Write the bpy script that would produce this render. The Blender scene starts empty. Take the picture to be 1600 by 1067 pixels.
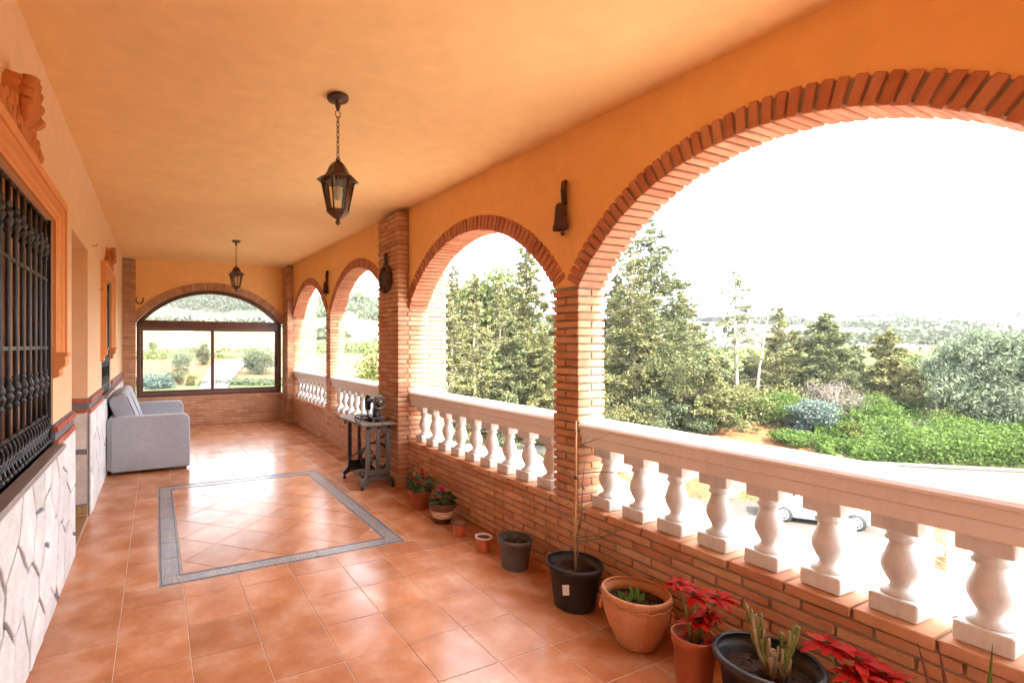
import bpy, bmesh, math, random
import numpy as np
from mathutils import Vector, Matrix, Euler
R = math.radians
rng = random.Random(7)
nrg = np.random.default_rng(11)
S = bpy.context.scene
COL = S.collection

# ------------------------------------------------------------------ camera
FPX, YAW, CX, CY, CAMH = 792.16, 0.4521, 629.0, 539.4, 1.6
cam_d = bpy.data.cameras.new("camera")
cam = bpy.data.objects.new("camera", cam_d)
COL.objects.link(cam)
cam.location = (0, 0, CAMH)
cam.rotation_euler = (R(90), 0, -YAW)
cam_d.sensor_width = 36.0
cam_d.lens = 36.0 * FPX / 1600.0
cam_d.shift_x = (800 - CX) / 1600.0
cam_d.shift_y = (CY - 533.5) / 1600.0
cam_d.clip_start = 0.05
cam_d.clip_end = 6000
S.camera = cam

# ------------------------------------------------------------------ sky, sun, exposure
SUN_AZ, SUN_EL = 174.0, 50.0          # azimuth clockwise from +Y, elevation
w = bpy.data.worlds.new("World")
S.world = w
w.use_nodes = True
nt = w.node_tree
for n in list(nt.nodes):
    nt.nodes.remove(n)
sky = nt.nodes.new("ShaderNodeTexSky")
sky.sky_type = 'NISHITA'
sky.sun_disc = False
sky.sun_elevation = R(SUN_EL)
sky.sun_rotation = R(SUN_AZ)
sky.air_density = 1.0
sky.dust_density = 2.5
tc = nt.nodes.new("ShaderNodeTexCoord")
mp = nt.nodes.new("ShaderNodeMapping")
mp.inputs['Scale'].default_value = (1.0, 1.0, 3.2)
nz = nt.nodes.new("ShaderNodeTexNoise")
nz.inputs['Scale'].default_value = 2.6
nz.inputs['Detail'].default_value = 7
nz.inputs['Roughness'].default_value = 0.6
nz.inputs['Distortion'].default_value = 0.6
cr = nt.nodes.new("ShaderNodeValToRGB")
cr.color_ramp.elements[0].position = 0.30
cr.color_ramp.elements[0].color = (0.62, 0.62, 0.62, 1)
cr.color_ramp.elements[1].position = 0.62
cr.color_ramp.elements[1].color = (1, 1, 1, 1)
mx = nt.nodes.new("ShaderNodeMix")
mx.data_type = 'RGBA'
mx.inputs[7].default_value = (9.0, 9.5, 10.2, 1)       # bright thin cloud
bg = nt.nodes.new("ShaderNodeBackground")
bg.inputs['Strength'].default_value = 0.15
wo = nt.nodes.new("ShaderNodeOutputWorld")
nt.links.new(tc.outputs['Generated'], mp.inputs['Vector'])
nt.links.new(mp.outputs['Vector'], nz.inputs['Vector'])
nt.links.new(nz.outputs['Fac'], cr.inputs['Fac'])
nt.links.new(cr.outputs['Color'], mx.inputs[0])
nt.links.new(sky.outputs['Color'], mx.inputs[6])
nt.links.new(mx.outputs[2], bg.inputs['Color'])
nt.links.new(bg.outputs[0], wo.inputs['Surface'])

sun_d = bpy.data.lights.new("sun", 'SUN')
sun_d.energy = 4.5
sun_d.angle = R(7)
sun_d.color = (1.0, 0.95, 0.87)
sun = bpy.data.objects.new("sun", sun_d)
COL.objects.link(sun)
_d = Vector((math.sin(R(SUN_AZ)) * math.cos(R(SUN_EL)), math.cos(R(SUN_AZ)) * math.cos(R(SUN_EL)), math.sin(R(SUN_EL))))
sun.rotation_euler = (-_d).to_track_quat('-Z', 'Y').to_euler()
sun.location = _d * 60

S.view_settings.view_transform = 'Standard'
S.view_settings.look = 'None'
S.view_settings.gamma = 1.0
S.view_settings.exposure = 2.8
S.view_settings.use_curve_mapping = False
S.render.engine = 'CYCLES'
S.cycles.use_denoising = True
try:
    S.cycles.denoiser = 'OPENIMAGEDENOISE'
except Exception:
    pass
S.cycles.use_adaptive_sampling = True
S.cycles.adaptive_threshold = 0.03
S.cycles.max_bounces = 12
S.cycles.diffuse_bounces = 5
S.cycles.glossy_bounces = 4
S.cycles.transparent_max_bounces = 12
S.cycles.transmission_bounces = 6
S.cycles.caustics_reflective = False
S.cycles.caustics_refractive = False
S.cycles.sample_clamp_indirect = 8

# ------------------------------------------------------------------ pixel -> place
CC, SS = math.cos(YAW), math.sin(YAW)
def ray(u, v):
    x = (u - CX) / FPX
    return Vector((CC * x + SS, -SS * x + CC, -(v - CY) / FPX))
def onZ(u, v, z):
    r = ray(u, v); t = (z - CAMH) / r.z
    return Vector((r.x * t, r.y * t, z))
def onX(u, v, X):
    r = ray(u, v); t = X / r.x
    return Vector((X, r.y * t, CAMH + r.z * t))
def onY(u, v, Y):
    r = ray(u, v); t = Y / r.y
    return Vector((r.x * t, Y, CAMH + r.z * t))
def at_depth(u, v, d):
    r = ray(u, v)
    return Vector((r.x * d, r.y * d, CAMH + r.z * d))

# ------------------------------------------------------------------ materials
def nodes(name):
    m = bpy.data.materials.new(name)
    m.use_nodes = True
    t = m.node_tree
    b = t.nodes['Principled BSDF']
    return m, t, b
def lk(t, a, b):
    t.links.new(a, b)
def vec_rand(t):
    """object coordinates shifted by where the object stands, so copies do not repeat"""
    c = t.nodes.new("ShaderNodeTexCoord")
    oi = t.nodes.new("ShaderNodeObjectInfo")
    a = t.nodes.new("ShaderNodeVectorMath"); a.operation = 'ADD'
    lk(t, c.outputs['Object'], a.inputs[0])
    lk(t, oi.outputs['Location'], a.inputs[1])
    return a.outputs[0], oi.outputs['Random']
def noise(t, v, scale, detail=4, rough=.55, dist=0.0):
    n = t.nodes.new("ShaderNodeTexNoise")
    n.inputs['Scale'].default_value = scale
    n.inputs['Detail'].default_value = detail
    n.inputs['Roughness'].default_value = rough
    n.inputs['Distortion'].default_value = dist
    lk(t, v, n.inputs['Vector'])
    return n.outputs['Fac']
def ramp(t, f, stops, interp='LINEAR'):
    r = t.nodes.new("ShaderNodeValToRGB")
    r.color_ramp.interpolation = interp
    e = r.color_ramp.elements
    while len(e) < len(stops):
        e.new(0.5)
    for k, (p, c) in enumerate(stops):
        e[k].position = p
        e[k].color = (c[0], c[1], c[2], 1)
    lk(t, f, r.inputs['Fac'])
    return r.outputs['Color']
def mixc(t, f, a, b, mode='MIX'):
    m = t.nodes.new("ShaderNodeMix"); m.data_type = 'RGBA'; m.blend_type = mode
    for s, v in ((0, f), (6, a), (7, b)):
        if isinstance(v, (int, float)): m.inputs[s].default_value = v
        elif isinstance(v, tuple): m.inputs[s].default_value = (v[0], v[1], v[2], 1)
        else: lk(t, v, m.inputs[s])
    return m.outputs[2]
def math_n(t, op, a, b):
    m = t.nodes.new("ShaderNodeMath"); m.operation = op
    for s, v in ((0, a), (1, b)):
        if isinstance(v, (int, float)): m.inputs[s].default_value = v
        else: lk(t, v, m.inputs[s])
    return m.outputs[0]
def bump(t, b, f, strength=.3, dist=.01):
    n = t.nodes.new("ShaderNodeBump")
    n.inputs['Strength'].default_value = strength
    n.inputs['Distance'].default_value = dist
    lk(t, f, n.inputs['Height'])
    lk(t, n.outputs['Normal'], b.inputs['Normal'])
def sc3(c, k):
    return tuple(min(1, x * k) for x in c)
def pm(name, c, rough=.6, var=.25, scale=6.0, metallic=0.0, spec=.5, bstr=0.0, bscale=60.0, bdist=.004, rand=0.0, coat=0.0, fine=.1):
    """general procedural surface: two noises of colour variation, bump and per-object variation"""
    m, t, b = nodes(name)
    v, rnd = vec_rand(t)
    n1 = noise(t, v, scale, 5)
    col = ramp(t, n1, [(.28, sc3(c, 1 - var)), (.72, sc3(c, 1 + var))])
    if fine:
        n2 = noise(t, v, scale * 9, 3)
        g = ramp(t, n2, [(.3, (1 - fine,) * 3), (.7, (1 + fine,) * 3)])
        col = mixc(t, 1.0, col, g, 'MULTIPLY')
    if rand:
        g = ramp(t, rnd, [(0, (1 - rand,) * 3), (1, (1 + rand,) * 3)])
        col = mixc(t, 1.0, col, g, 'MULTIPLY')
    lk(t, col, b.inputs['Base Color'])
    rr = ramp(t, n1, [(.3, (rough * .85,) * 3), (.7, (min(1, rough * 1.15),) * 3)])
    lk(t, rr, b.inputs['Roughness'])
    b.inputs['Metallic'].default_value = metallic
    b.inputs['Specular IOR Level'].default_value = spec
    if coat:
        b.inputs['Coat Weight'].default_value = coat
        b.inputs['Coat Roughness'].default_value = .15
    if bstr:
        bump(t, b, noise(t, v, bscale, 4), bstr, bdist)
    return m
def brick_mat(name, cols, var=.14):
    m, t, b = nodes(name)
    v, rnd = vec_rand(t)
    n = len(cols)
    base = ramp(t, rnd, [(k / (n - 1) if n > 1 else 0, c) for k, c in enumerate(cols)])
    n1 = noise(t, v, 9, 5, .6)
    g = ramp(t, n1, [(.25, (1 - var * 1.6,) * 3), (.5, (1, 1, 1)), (.78, (1 + var,) * 3)])
    col = mixc(t, 1.0, base, g, 'MULTIPLY')
    n2 = noise(t, v, 3.0, 4)
    dust = ramp(t, n2, [(.55, (0, 0, 0)), (.8, (.35, .35, .35))])
    col = mixc(t, dust, col, (.56, .40, .28))
    n3 = noise(t, v, 140, 2)
    sp = ramp(t, n3, [(.2, (.72, .72, .72)), (.42, (1, 1, 1))])
    col = mixc(t, 1.0, col, sp, 'MULTIPLY')
    lk(t, col, b.inputs['Base Color'])
    b.inputs['Roughness'].default_value = .82
    b.inputs['Specular IOR Level'].default_value = .25
    bump(t, b, noise(t, v, 75, 5, .65), .45, .004)
    return m
M = {}
M['brick'] = brick_mat("brick_orange", [(.54, .265, .14), (.60, .32, .19), (.51, .225, .115), (.63, .36, .20), (.57, .30, .18), (.48, .20, .105)])
M['brick_red'] = brick_mat("brick_red", [(.50, .195, .110), (.56, .235, .135), (.45, .165, .09), (.60, .28, .165)])
M['brick_band'] = brick_mat("brick_band", [(.44, .12, .07), (.5, .17, .10), (.42, .11, .06)])
M['mortar'] = pm("mortar_tan", (.34, .265, .195), .95, .2, 14, bstr=.6, bscale=160, spec=.1)
M['mortar_grey'] = pm("mortar_grey", (.19, .20, .22), .95, .12, 14, bstr=.5, bscale=160, spec=.1)

def plaster(name, c, hi):
    m, t, b = nodes(name)
    v, _ = vec_rand(t)
    n1 = noise(t, v, .7, 5, .6, .4)
    col = ramp(t, n1, [(.3, sc3(c, .975)), (.72, sc3(hi, 1.01))])
    n2 = noise(t, v, 7, 6, .6)
    g = ramp(t, n2, [(.3, (.95,) * 3), (.7, (1.035,) * 3)])
    lk(t, mixc(t, 1.0, col, g, 'MULTIPLY'), b.inputs['Base Color'])
    b.inputs['Roughness'].default_value = .78
    b.inputs['Specular IOR Level'].default_value = .3
    h = math_n(t, 'ADD', noise(t, v, 190, 3), math_n(t, 'MULTIPLY', noise(t, v, 3.5, 3), 1.2))
    bump(t, b, h, .22, .004)
    return m
M['plaster'] = plaster("plaster_orange", (.90, .585, .265), (.92, .615, .29))
M['plaster_deep'] = plaster("plaster_deep_orange", (.87, .49, .175), (.89, .52, .20))
M['plaster_wall'] = plaster("plaster_apricot", (.86, .575, .33), (.88, .60, .36))
M['moulding'] = plaster("moulding_orange", (.78, .33, .12), (.80, .36, .14))
M['crest'] = plaster("crest_terracotta", (.56, .20, .06), (.62, .24, .08))
M['white_stone'] = pm("stone_white_quartzite", (.71, .70, .685), .6, .16, 5.5, bstr=.8, bscale=30, bdist=.009, rand=.12, fine=.08)
M['granite'] = pm("sill_granite", (.27, .22, .19), .35, .35, 40, bstr=.15, bscale=90, fine=.35)
M['iron_black'] = pm("iron_black", (.022, .026, .03), .38, .3, 30, bstr=.35, bscale=90, metallic=.2, spec=.6)
M['iron_brown'] = pm("iron_bronze_brown", (.085, .042, .024), .42, .35, 30, metallic=.35, bstr=.2, bscale=80)
M['iron_grey'] = pm("iron_grey_paint", (.115, .115, .112), .45, .2, 14, bstr=.2, bscale=60, metallic=.2)
M['iron_dark'] = pm("iron_dark_old", (.05, .043, .038), .45, .35, 20, bstr=.3, bscale=70, metallic=.4)
M['rust'] = pm("iron_rust", (.075, .032, .022), .75, .4, 24, bstr=.4, bscale=90)
M['brass_old'] = pm("metal_worn", (.16, .14, .12), .35, .25, 25, metallic=.8)
M['wood_old'] = pm("wood_weathered", (.20, .15, .115), .75, .4, 14, bstr=.5, bscale=50)
M['white_cast'] = pm("cast_stone_white", (.58, .57, .55), .55, .13, 7, bstr=.2, bscale=90, fine=.06, rand=.05)
M['rail_cast'] = pm("cast_stone_rail", (.74, .70, .66), .42, .07, 3, bstr=.1, bscale=120, fine=.03)
def cast_mat(name, c, k=1.0):
    m, t, b = nodes(name)
    v, rnd = vec_rand(t)
    mpn = t.nodes.new("ShaderNodeMapping"); mpn.inputs['Scale'].default_value = (38, 38, 5); lk(t, v, mpn.inputs['Vector'])
    streak = ramp(t, noise(t, mpn.outputs[0], 1, 4, .6), [(.36, (1 - .12 * k, 1 - .13 * k, 1 - .145 * k)), (.56, (1, 1, 1))])
    blot = ramp(t, noise(t, v, 9, 6, .65), [(.32, (1 - .10 * k, 1 - .11 * k, 1 - .125 * k)), (.55, (1, 1, 1)), (.8, (1.03, 1.03, 1.02))])
    pit = ramp(t, noise(t, v, 85, 3), [(.22, (1 - .25 * k, 1 - .27 * k, 1 - .3 * k)), (.34, (1, 1, 1))])
    tone = ramp(t, rnd, [(0, sc3(c, .94)), (1, sc3(c, 1.05))])
    col = mixc(t, 1.0, mixc(t, 1.0, mixc(t, 1.0, tone, streak, 'MULTIPLY'), blot, 'MULTIPLY'), pit, 'MULTIPLY')
    lk(t, col, b.inputs['Base Color'])
    b.inputs['Roughness'].default_value = .62
    b.inputs['Specular IOR Level'].default_value = .35
    bump(t, b, noise(t, v, 70, 5, .6), .3, .004)
    return m
M['white_cast'] = cast_mat("cast_stone_white_weathered", (.68, .68, .66), .8)
M['rail_cast'] = cast_mat("cast_stone_rail_weathered", (.80, .775, .74), .3)
M['alu_brown'] = pm("aluminium_brown", (.115, .042, .026), .35, .12, 8, spec=.5, fine=.05)
M['black_plastic'] = pm("plastic_black", (.028, .029, .031), .42, .2, 9, bstr=.06, bscale=120)
M['grey_plastic'] = pm("plastic_grey", (.105, .105, .11), .5, .25, 9, bstr=.08, bscale=120)
M['terra_plastic'] = pm("plastic_terracotta", (.40, .115, .05), .45, .15, 9)
M['orange_plastic'] = pm("plastic_orange_red", (.50, .10, .03), .35, .12, 9)
M['terracotta'] = pm("clay_terracotta", (.56, .26, .12), .8, .18, 7, bstr=.35, bscale=70)
M['soil'] = pm("soil_potting", (.055, .03, .018), .95, .6, 26, bstr=1.0, bscale=60, bdist=.02, fine=.5)
M['glaze_brown'] = pm("glaze_brown", (.12, .045, .025), .3, .2, 8)
M['glaze_cream'] = pm("glaze_cream", (.70, .57, .40), .4, .1, 8)
M['paper'] = pm("label_paper", (.75, .74, .72), .6, .05, 8)
M['bamboo'] = pm("cane_bamboo", (.50, .30, .10), .5, .2, 18)
M['twig'] = pm("twig_brown", (.20, .14, .075), .8, .3, 18)
M['stem_green'] = pm("stem_green", (.20, .22, .06), .6, .4, 22, bstr=.3, bscale=80)
M['stem_tan'] = pm("stem_woody", (.36, .25, .14), .75, .25, 22, bstr=.4, bscale=80)
M['tile_roof'] = pm("roof_tile_pale", (.52, .43, .36), .8, .22, 3.5, bstr=.3, bscale=60, rand=.16)
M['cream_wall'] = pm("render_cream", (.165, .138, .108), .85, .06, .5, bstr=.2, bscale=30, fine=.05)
M['concrete'] = pm("concrete_pale", (.42, .40, .37), .9, .15, 1.2, bstr=.2, bscale=30)
M['mosaic'] = pm("threshold_mosaic", (.38, .25, .12), .6, .5, 60, fine=.3)
M['brown_floor'] = pm("threshold_tile_brown", (.29, .165, .075), .4, .2, 5)
M['blind'] = pm("shutter_tan", (.45, .245, .155), .6, .08, 3)
M['hook'] = M['iron_dark']

def fabric(name, c):
    m, t, b = nodes(name)
    v, _ = vec_rand(t)
    mpn = t.nodes.new("ShaderNodeMapping"); mpn.inputs['Scale'].default_value = (60, 60, 420); lk(t, v, mpn.inputs['Vector'])
    mpm = t.nodes.new("ShaderNodeMapping"); mpm.inputs['Scale'].default_value = (420, 420, 60); lk(t, v, mpm.inputs['Vector'])
    a = noise(t, mpn.outputs[0], 1, 2); d = noise(t, mpm.outputs[0], 1, 2)
    f = math_n(t, 'MULTIPLY', math_n(t, 'ADD', a, d), .5)
    col = ramp(t, f, [(.36, sc3(c, .76)), (.5, c), (.66, sc3(c, 1.22))])
    n = noise(t, v, 2.5, 4)
    g = ramp(t, n, [(.3, (.92,) * 3), (.7, (1.06,) * 3)])
    lk(t, mixc(t, 1.0, col, g, 'MULTIPLY'), b.inputs['Base Color'])
    b.inputs['Roughness'].default_value = .95
    b.inputs['Sheen Weight'].default_value = .25
    b.inputs['Specular IOR Level'].default_value = .15
    bump(t, b, f, .5, .003)
    return m
M['fabric'] = fabric("sofa_fabric_grey", (.38, .40, .445))
M['piping'] = pm("piping_charcoal", (.04, .04, .05), .8, .1, 9)

def tile_mat(name, lo, mid, hi):
    m, t, b = nodes(name)
    v, rnd = vec_rand(t)
    n1 = noise(t, v, 4.2, 3, .5, 0)
    col = ramp(t, n1, [(.28, lo), (.5, mid), (.72, hi)])
    n2 = noise(t, v, 24, 4)
    g = ramp(t, n2, [(.3, (.94, .93, .92)), (.7, (1.05, 1.05, 1.05))])
    col = mixc(t, 1.0, col, g, 'MULTIPLY')
    g2 = ramp(t, rnd, [(0, (.84, .81, .79)), (.5, (1, 1, 1)), (1, (1.10, 1.11, 1.12))])
    col = mixc(t, 1.0, col, g2, 'MULTIPLY')
    lk(t, col, b.inputs['Base Color'])
    rr = ramp(t, noise(t, v, 5, 3), [(.3, (.19,) * 3), (.7, (.27,) * 3)])
    lk(t, rr, b.inputs['Roughness'])
    b.inputs['Specular IOR Level'].default_value = .36
    bump(t, b, noise(t, v, 7, 2), .05, .004)
    return m
M['tile'] = tile_mat("floor_tile_terracotta", (.42, .152, .060), (.52, .222, .104), (.64, .355, .225))
M['grout'] = pm("grout_pale", (.62, .47, .37), .9, .15, 20)
def border_mat():
    m, t, b = nodes("border_tile_ornament")
    v, rnd = vec_rand(t)
    vo = t.nodes.new("ShaderNodeTexVoronoi"); vo.inputs['Scale'].default_value = 34; lk(t, v, vo.inputs['Vector'])
    c1 = ramp(t, vo.outputs['Distance'], [(.1, (.52, .45, .36)), (.35, (.33, .30, .28)), (.55, (.20, .20, .23)), (.8, (.45, .37, .29))])
    n = noise(t, v, 5, 3)
    c2 = ramp(t, n, [(.42, (.95, .93, .9)), (.6, (.78, .84, 1.0))])
    lk(t, mixc(t, 1.0, c1, c2, 'MULTIPLY'), b.inputs['Base Color'])
    b.inputs['Roughness'].default_value = .3
    return m
M['border'] = border_mat()
M['border_line'] = pm("border_line_blue", (.07, .07, .11), .4, .2, 9)

def glass_mat(name, tint=(1, 1, 1), gloss=.12, rough=.02, fac_tint=1.0):
    m = bpy.data.materials.new(name); m.use_nodes = True
    t = m.node_tree
    for n in list(t.nodes): t.nodes.remove(n)
    o = t.nodes.new("ShaderNodeOutputMaterial")
    tr = t.nodes.new("ShaderNodeBsdfTransparent"); tr.inputs[0].default_value = (*tint, 1)
    gl = t.nodes.new("ShaderNodeBsdfGlossy"); gl.inputs['Roughness'].default_value = rough
    fr = t.nodes.new("ShaderNodeFresnel"); fr.inputs['IOR'].default_value = 1.5
    k = math_n(t, 'ADD', fr.outputs[0], gloss - .04)
    mxs = t.nodes.new("ShaderNodeMixShader")
    lk(t, k, mxs.inputs[0]); lk(t, tr.outputs[0], mxs.inputs[1]); lk(t, gl.outputs[0], mxs.inputs[2])
    lk(t, mxs.outputs[0], o.inputs['Surface'])
    return m
M['pane'] = glass_mat("window_glass", (.93, .96, .95), .07)
M['lantern_glass'] = glass_mat("lantern_glass", (.94, .88, .75), .09, .2)
M['bulb'] = pm("bulb_white", (.7, .66, .6), .3, .03, 5)
M['car_white'] = pm("car_paint_white", (.55, .55, .56), .25, .02, 2, coat=.6, fine=0)
M['car_glass'] = pm("car_glass_dark", (.008, .012, .014), .1, .1, 2, spec=.25, fine=0)
M['rubber'] = pm("tyre_rubber", (.02, .02, .021), .8, .2, 20)
M['alloy'] = pm("wheel_alloy", (.55, .55, .56), .35, .1, 10, metallic=.7)
M['red_lamp'] = pm("lamp_red", (.35, .02, .03), .2, .1, 5)
M['paving'] = pm("driveway_paving", (.058, .046, .037), .85, .14, .35, bstr=.2, bscale=20)
M['asphalt'] = pm("road_pale_asphalt", (.085, .085, .088), .9, .12, .2, bstr=.2, bscale=20)

def leaf_mat(name, a, bcol, trans=.25, rough=.55, scale=.9, fine_scale=9, spec=.1):
    m, t, b = nodes(name)
    v, rnd = vec_rand(t)
    n1 = noise(t, v, scale, 3)
    n2 = noise(t, v, fine_scale, 2)
    f = math_n(t, 'ADD', math_n(t, 'MULTIPLY', n1, .5), math_n(t, 'MULTIPLY', n2, .5))
    col = ramp(t, f, [(.34, a), (.66, bcol)])
    lk(t, col, b.inputs['Base Color'])
    b.inputs['Roughness'].default_value = rough
    b.inputs['Specular IOR Level'].default_value = spec
    tl = t.nodes.new("ShaderNodeBsdfTranslucent"); lk(t, col, tl.inputs[0])
    ms = t.nodes.new("ShaderNodeMixShader"); ms.inputs[0].default_value = trans
    o = t.nodes['Material Output']
    lk(t, b.outputs[0], ms.inputs[1]); lk(t, tl.outputs[0], ms.inputs[2]); lk(t, ms.outputs[0], o.inputs['Surface'])
    return m
M['leaf_cypress'] = leaf_mat("foliage_cypress_olive", (.062, .066, .022), (.235, .225, .092))
M['leaf_cypress_dark'] = leaf_mat("foliage_cypress_dark", (.048, .060, .024), (.190, .200, .088))
M['leaf_pine'] = leaf_mat("foliage_pine_green", (.066, .088, .028), (.18, .20, .068))
M['leaf_euca'] = leaf_mat("foliage_grey_green", (.055, .080, .040), (.215, .245, .155))
M['leaf_olive'] = leaf_mat("foliage_olive", (.055, .072, .034), (.125, .145, .075))
M['leaf_scrub'] = leaf_mat("foliage_scrub", (.038, .048, .028), (.080, .088, .050), scale=.05, fine_scale=.6)
M['leaf_lush'] = leaf_mat("foliage_lush_green", (.040, .078, .014), (.125, .185, .042), .35)
M['leaf_blue'] = leaf_mat("foliage_blue_grey", (.07, .10, .085), (.14, .175, .14))
M['leaf_yellow'] = leaf_mat("foliage_yellow_green", (.075, .09, .02), (.15, .15, .045))
M['leaf_dark'] = leaf_mat("leaf_dark_green", (.02, .05, .018), (.06, .11, .045), .15, .4, 9, 60)
M['leaf_red'] = leaf_mat("leaf_poinsettia_red", (.34, .005, .002), (.52, .018, .006), .25, .6, 9, 60, .08)
M['petal_red'] = leaf_mat("petal_red", (.36, .006, .002), (.54, .02, .006), .25, .6, 9, 60, .08)
M['petal_pink'] = leaf_mat("petal_pink", (.55, .02, .16), (.70, .06, .25), .25, .45, 9, 60)
M['leaf_plain'] = leaf_mat("leaf_fresh_green", (.10, .24, .04), (.20, .36, .08), .3, .45, 9, 60)
M['leaf_aloe'] = leaf_mat("leaf_aloe", (.12, .16, .05), (.24, .25, .09), .15, .4, 9, 60)
M['leaf_purple'] = leaf_mat("leaf_purple_brown", (.13, .05, .04), (.22, .11, .07), .15, .4, 9, 60)
M['dead'] = pm("twigs_dead_grey", (.15, .118, .095), .9, .25, 2)
M['bark'] = pm("bark_grey_brown", (.20, .15, .115), .95, .3, 4, bstr=.6, bscale=20, bdist=.03)
M['bark_pale'] = pm("bark_pale", (.33, .26, .205), .95, .25, 4, bstr=.5, bscale=20, bdist=.03)

# ------------------------------------------------------------------ mesh helpers
class MB:
    def __init__(s):
        s.v = []; s.f = []; s.sm = []
    def add(s, vs, fs, smooth=False):
        o = len(s.v)
        s.v += [tuple(x) for x in vs]
        s.f += [tuple(i + o for i in f) for f in fs]
        s.sm += [smooth] * len(fs)
        return s
    def box(s, x0, x1, y0, y1, z0, z1):
        return s.add([(x0, y0, z0), (x1, y0, z0), (x1, y1, z0), (x0, y1, z0), (x0, y0, z1), (x1, y0, z1), (x1, y1, z1), (x0, y1, z1)],
                     [(0, 3, 2, 1), (4, 5, 6, 7), (0, 1, 5, 4), (1, 2, 6, 5), (2, 3, 7, 6), (3, 0, 4, 7)])
    def bbox(s, cx, cy, cz, sx, sy, sz, M_=None, c=.004):
        """chamfered box"""
        vs, fs = cham_box(sx, sy, sz, min(c, .45 * min(sx, sy, sz)))
        if M_ is None: vs = [(x + cx, y + cy, z + cz) for x, y, z in vs]
        else: vs = [tuple(M_ @ Vector(q) + Vector((cx, cy, cz))) for q in vs]
        return s.add(vs, fs)
    def lathe(s, prof, n=24, c=(0, 0, 0), smooth=True, caps=True, sx=1.0, sy=1.0, axis=None):
        vs = []; fs = []
        for r, z in prof:
            for k in range(n):
                a = 2 * math.pi * k / n
                p = Vector((r * math.cos(a) * sx, r * math.sin(a) * sy, z))
                if axis is not None: p = axis @ p
                vs.append((p.x + c[0], p.y + c[1], p.z + c[2]))
        for i in range(len(prof) - 1):
            for k in range(n):
                fs.append((i * n + k, i * n + (k + 1) % n, (i + 1) * n + (k + 1) % n, (i + 1) * n + k))
        if caps:
            fs.append(tuple(reversed(range(n))))
            fs.append(tuple((len(prof) - 1) * n + k for k in range(n)))
        return s.add(vs, fs, smooth)
    def tube(s, pts, rad, n=8, smooth=True, caps=True, closed=False):
        pts = [Vector(p) for p in pts]
        m = len(pts)
        rad = rad if isinstance(rad, (list, tuple)) else [rad] * m
        vs = []; fs = []
        up = Vector((0, 0, 1)); prev = None
        for i in range(m):
            if closed: d = (pts[(i + 1) % m] - pts[i - 1]).normalized()
            else: d = (pts[min(i + 1, m - 1)] - pts[max(i - 1, 0)]).normalized()
            if prev is None:
                a = d.cross(up)
                if a.length < 1e-3: a = d.cross(Vector((1, 0, 0)))
            else:
                a = prev - d * prev.dot(d)
            a.normalize(); prev = a
            b = d.cross(a)
            for k in range(n):
                t = 2 * math.pi * k / n
                vs.append(pts[i] + (a * math.cos(t) + b * math.sin(t)) * rad[i])
        for i in range(m if closed else m - 1):
            j = (i + 1) % m
            for k in range(n):
                fs.append((i * n + k, i * n + (k + 1) % n, j * n + (k + 1) % n, j * n + k))
        if caps and not closed:
            fs.append(tuple(reversed(range(n))))
            fs.append(tuple((m - 1) * n + k for k in range(n)))
        return s.add(vs, fs, smooth)
    def prism(s, poly, fn0, fn1, smooth=False):
        """poly 2D list; fn0/fn1 map a 2D point to the two end faces"""
        n = len(poly)
        vs = [fn0(p) for p in poly] + [fn1(p) for p in poly]
        fs = [tuple(reversed(range(n))), tuple(range(n, 2 * n))]
        s.add(vs, fs, False)
        o = len(s.v) - 2 * n
        for k in range(n):
            s.f.append((o + k, o + (k + 1) % n, o + n + (k + 1) % n, o + n + k)); s.sm.append(smooth)
        return s
    def sphere(s, c, r, n=12, m=8, sx=1, sy=1, sz=1):
        prof = [(max(1e-4, math.sin(math.pi * i / m)) * r, -math.cos(math.pi * i / m) * r * sz) for i in range(m + 1)]
        return s.lathe(prof, n, c, True, True, sx, sy)
    def mesh(s, name, mats):
        me = bpy.data.meshes.new(name)
        me.from_pydata(s.v, [], s.f)
        me.polygons.foreach_set('use_smooth', s.sm)
        for m in (mats if isinstance(mats, (list, tuple)) else [mats]):
            me.materials.append(M[m] if isinstance(m, str) else m)
        bm = bmesh.new(); bm.from_mesh(me); bmesh.ops.recalc_face_normals(bm, faces=bm.faces); bm.to_mesh(me); bm.free()
        me.update()
        return me
    def build(s, name, mat, parent=None, loc=(0, 0, 0), rot=None, world=False):
        return put(name, s.mesh(name, mat), parent, loc, rot, world)

def put(name, me, parent=None, loc=(0, 0, 0), rot=None, world=False):
    o = bpy.data.objects.new(name, me)
    COL.objects.link(o)
    o.location = loc
    if rot is not None: o.rotation_euler = rot
    if parent is not None:
        o.parent = parent
        if world:
            off = Vector(parent.location)
            p = parent.parent
            while p is not None:
                off += Vector(p.location); p = p.parent
            o.location = Vector(loc) - off
    return o
def thing(name, label, cat, loc=(0, 0, 0), rz=0.0, group=None):
    o = bpy.data.objects.new(name, None)
    COL.objects.link(o)
    o.location = loc; o.rotation_euler = (0, 0, rz)
    o.empty_display_size = .1
    o['label'] = label; o['category'] = cat
    if group: o['group'] = group
    return o
def tag(o, label, cat, group=None):
    o['label'] = label; o['category'] = cat
    if group: o['group'] = group
    return o
def struct(o, label=None):
    o['kind'] = 'structure'
    if label: o['label'] = label
    return o
def stuff(o, label=None, cat=None):
    o['kind'] = 'stuff'
    if label: o['label'] = label
    if cat: o['category'] = cat
    return o
def copy_tree(o, parent=None):
    c_ = o.copy(); COL.objects.link(c_); c_.parent = parent
    for ch in o.children: copy_tree(ch, c_)
    return c_

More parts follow.
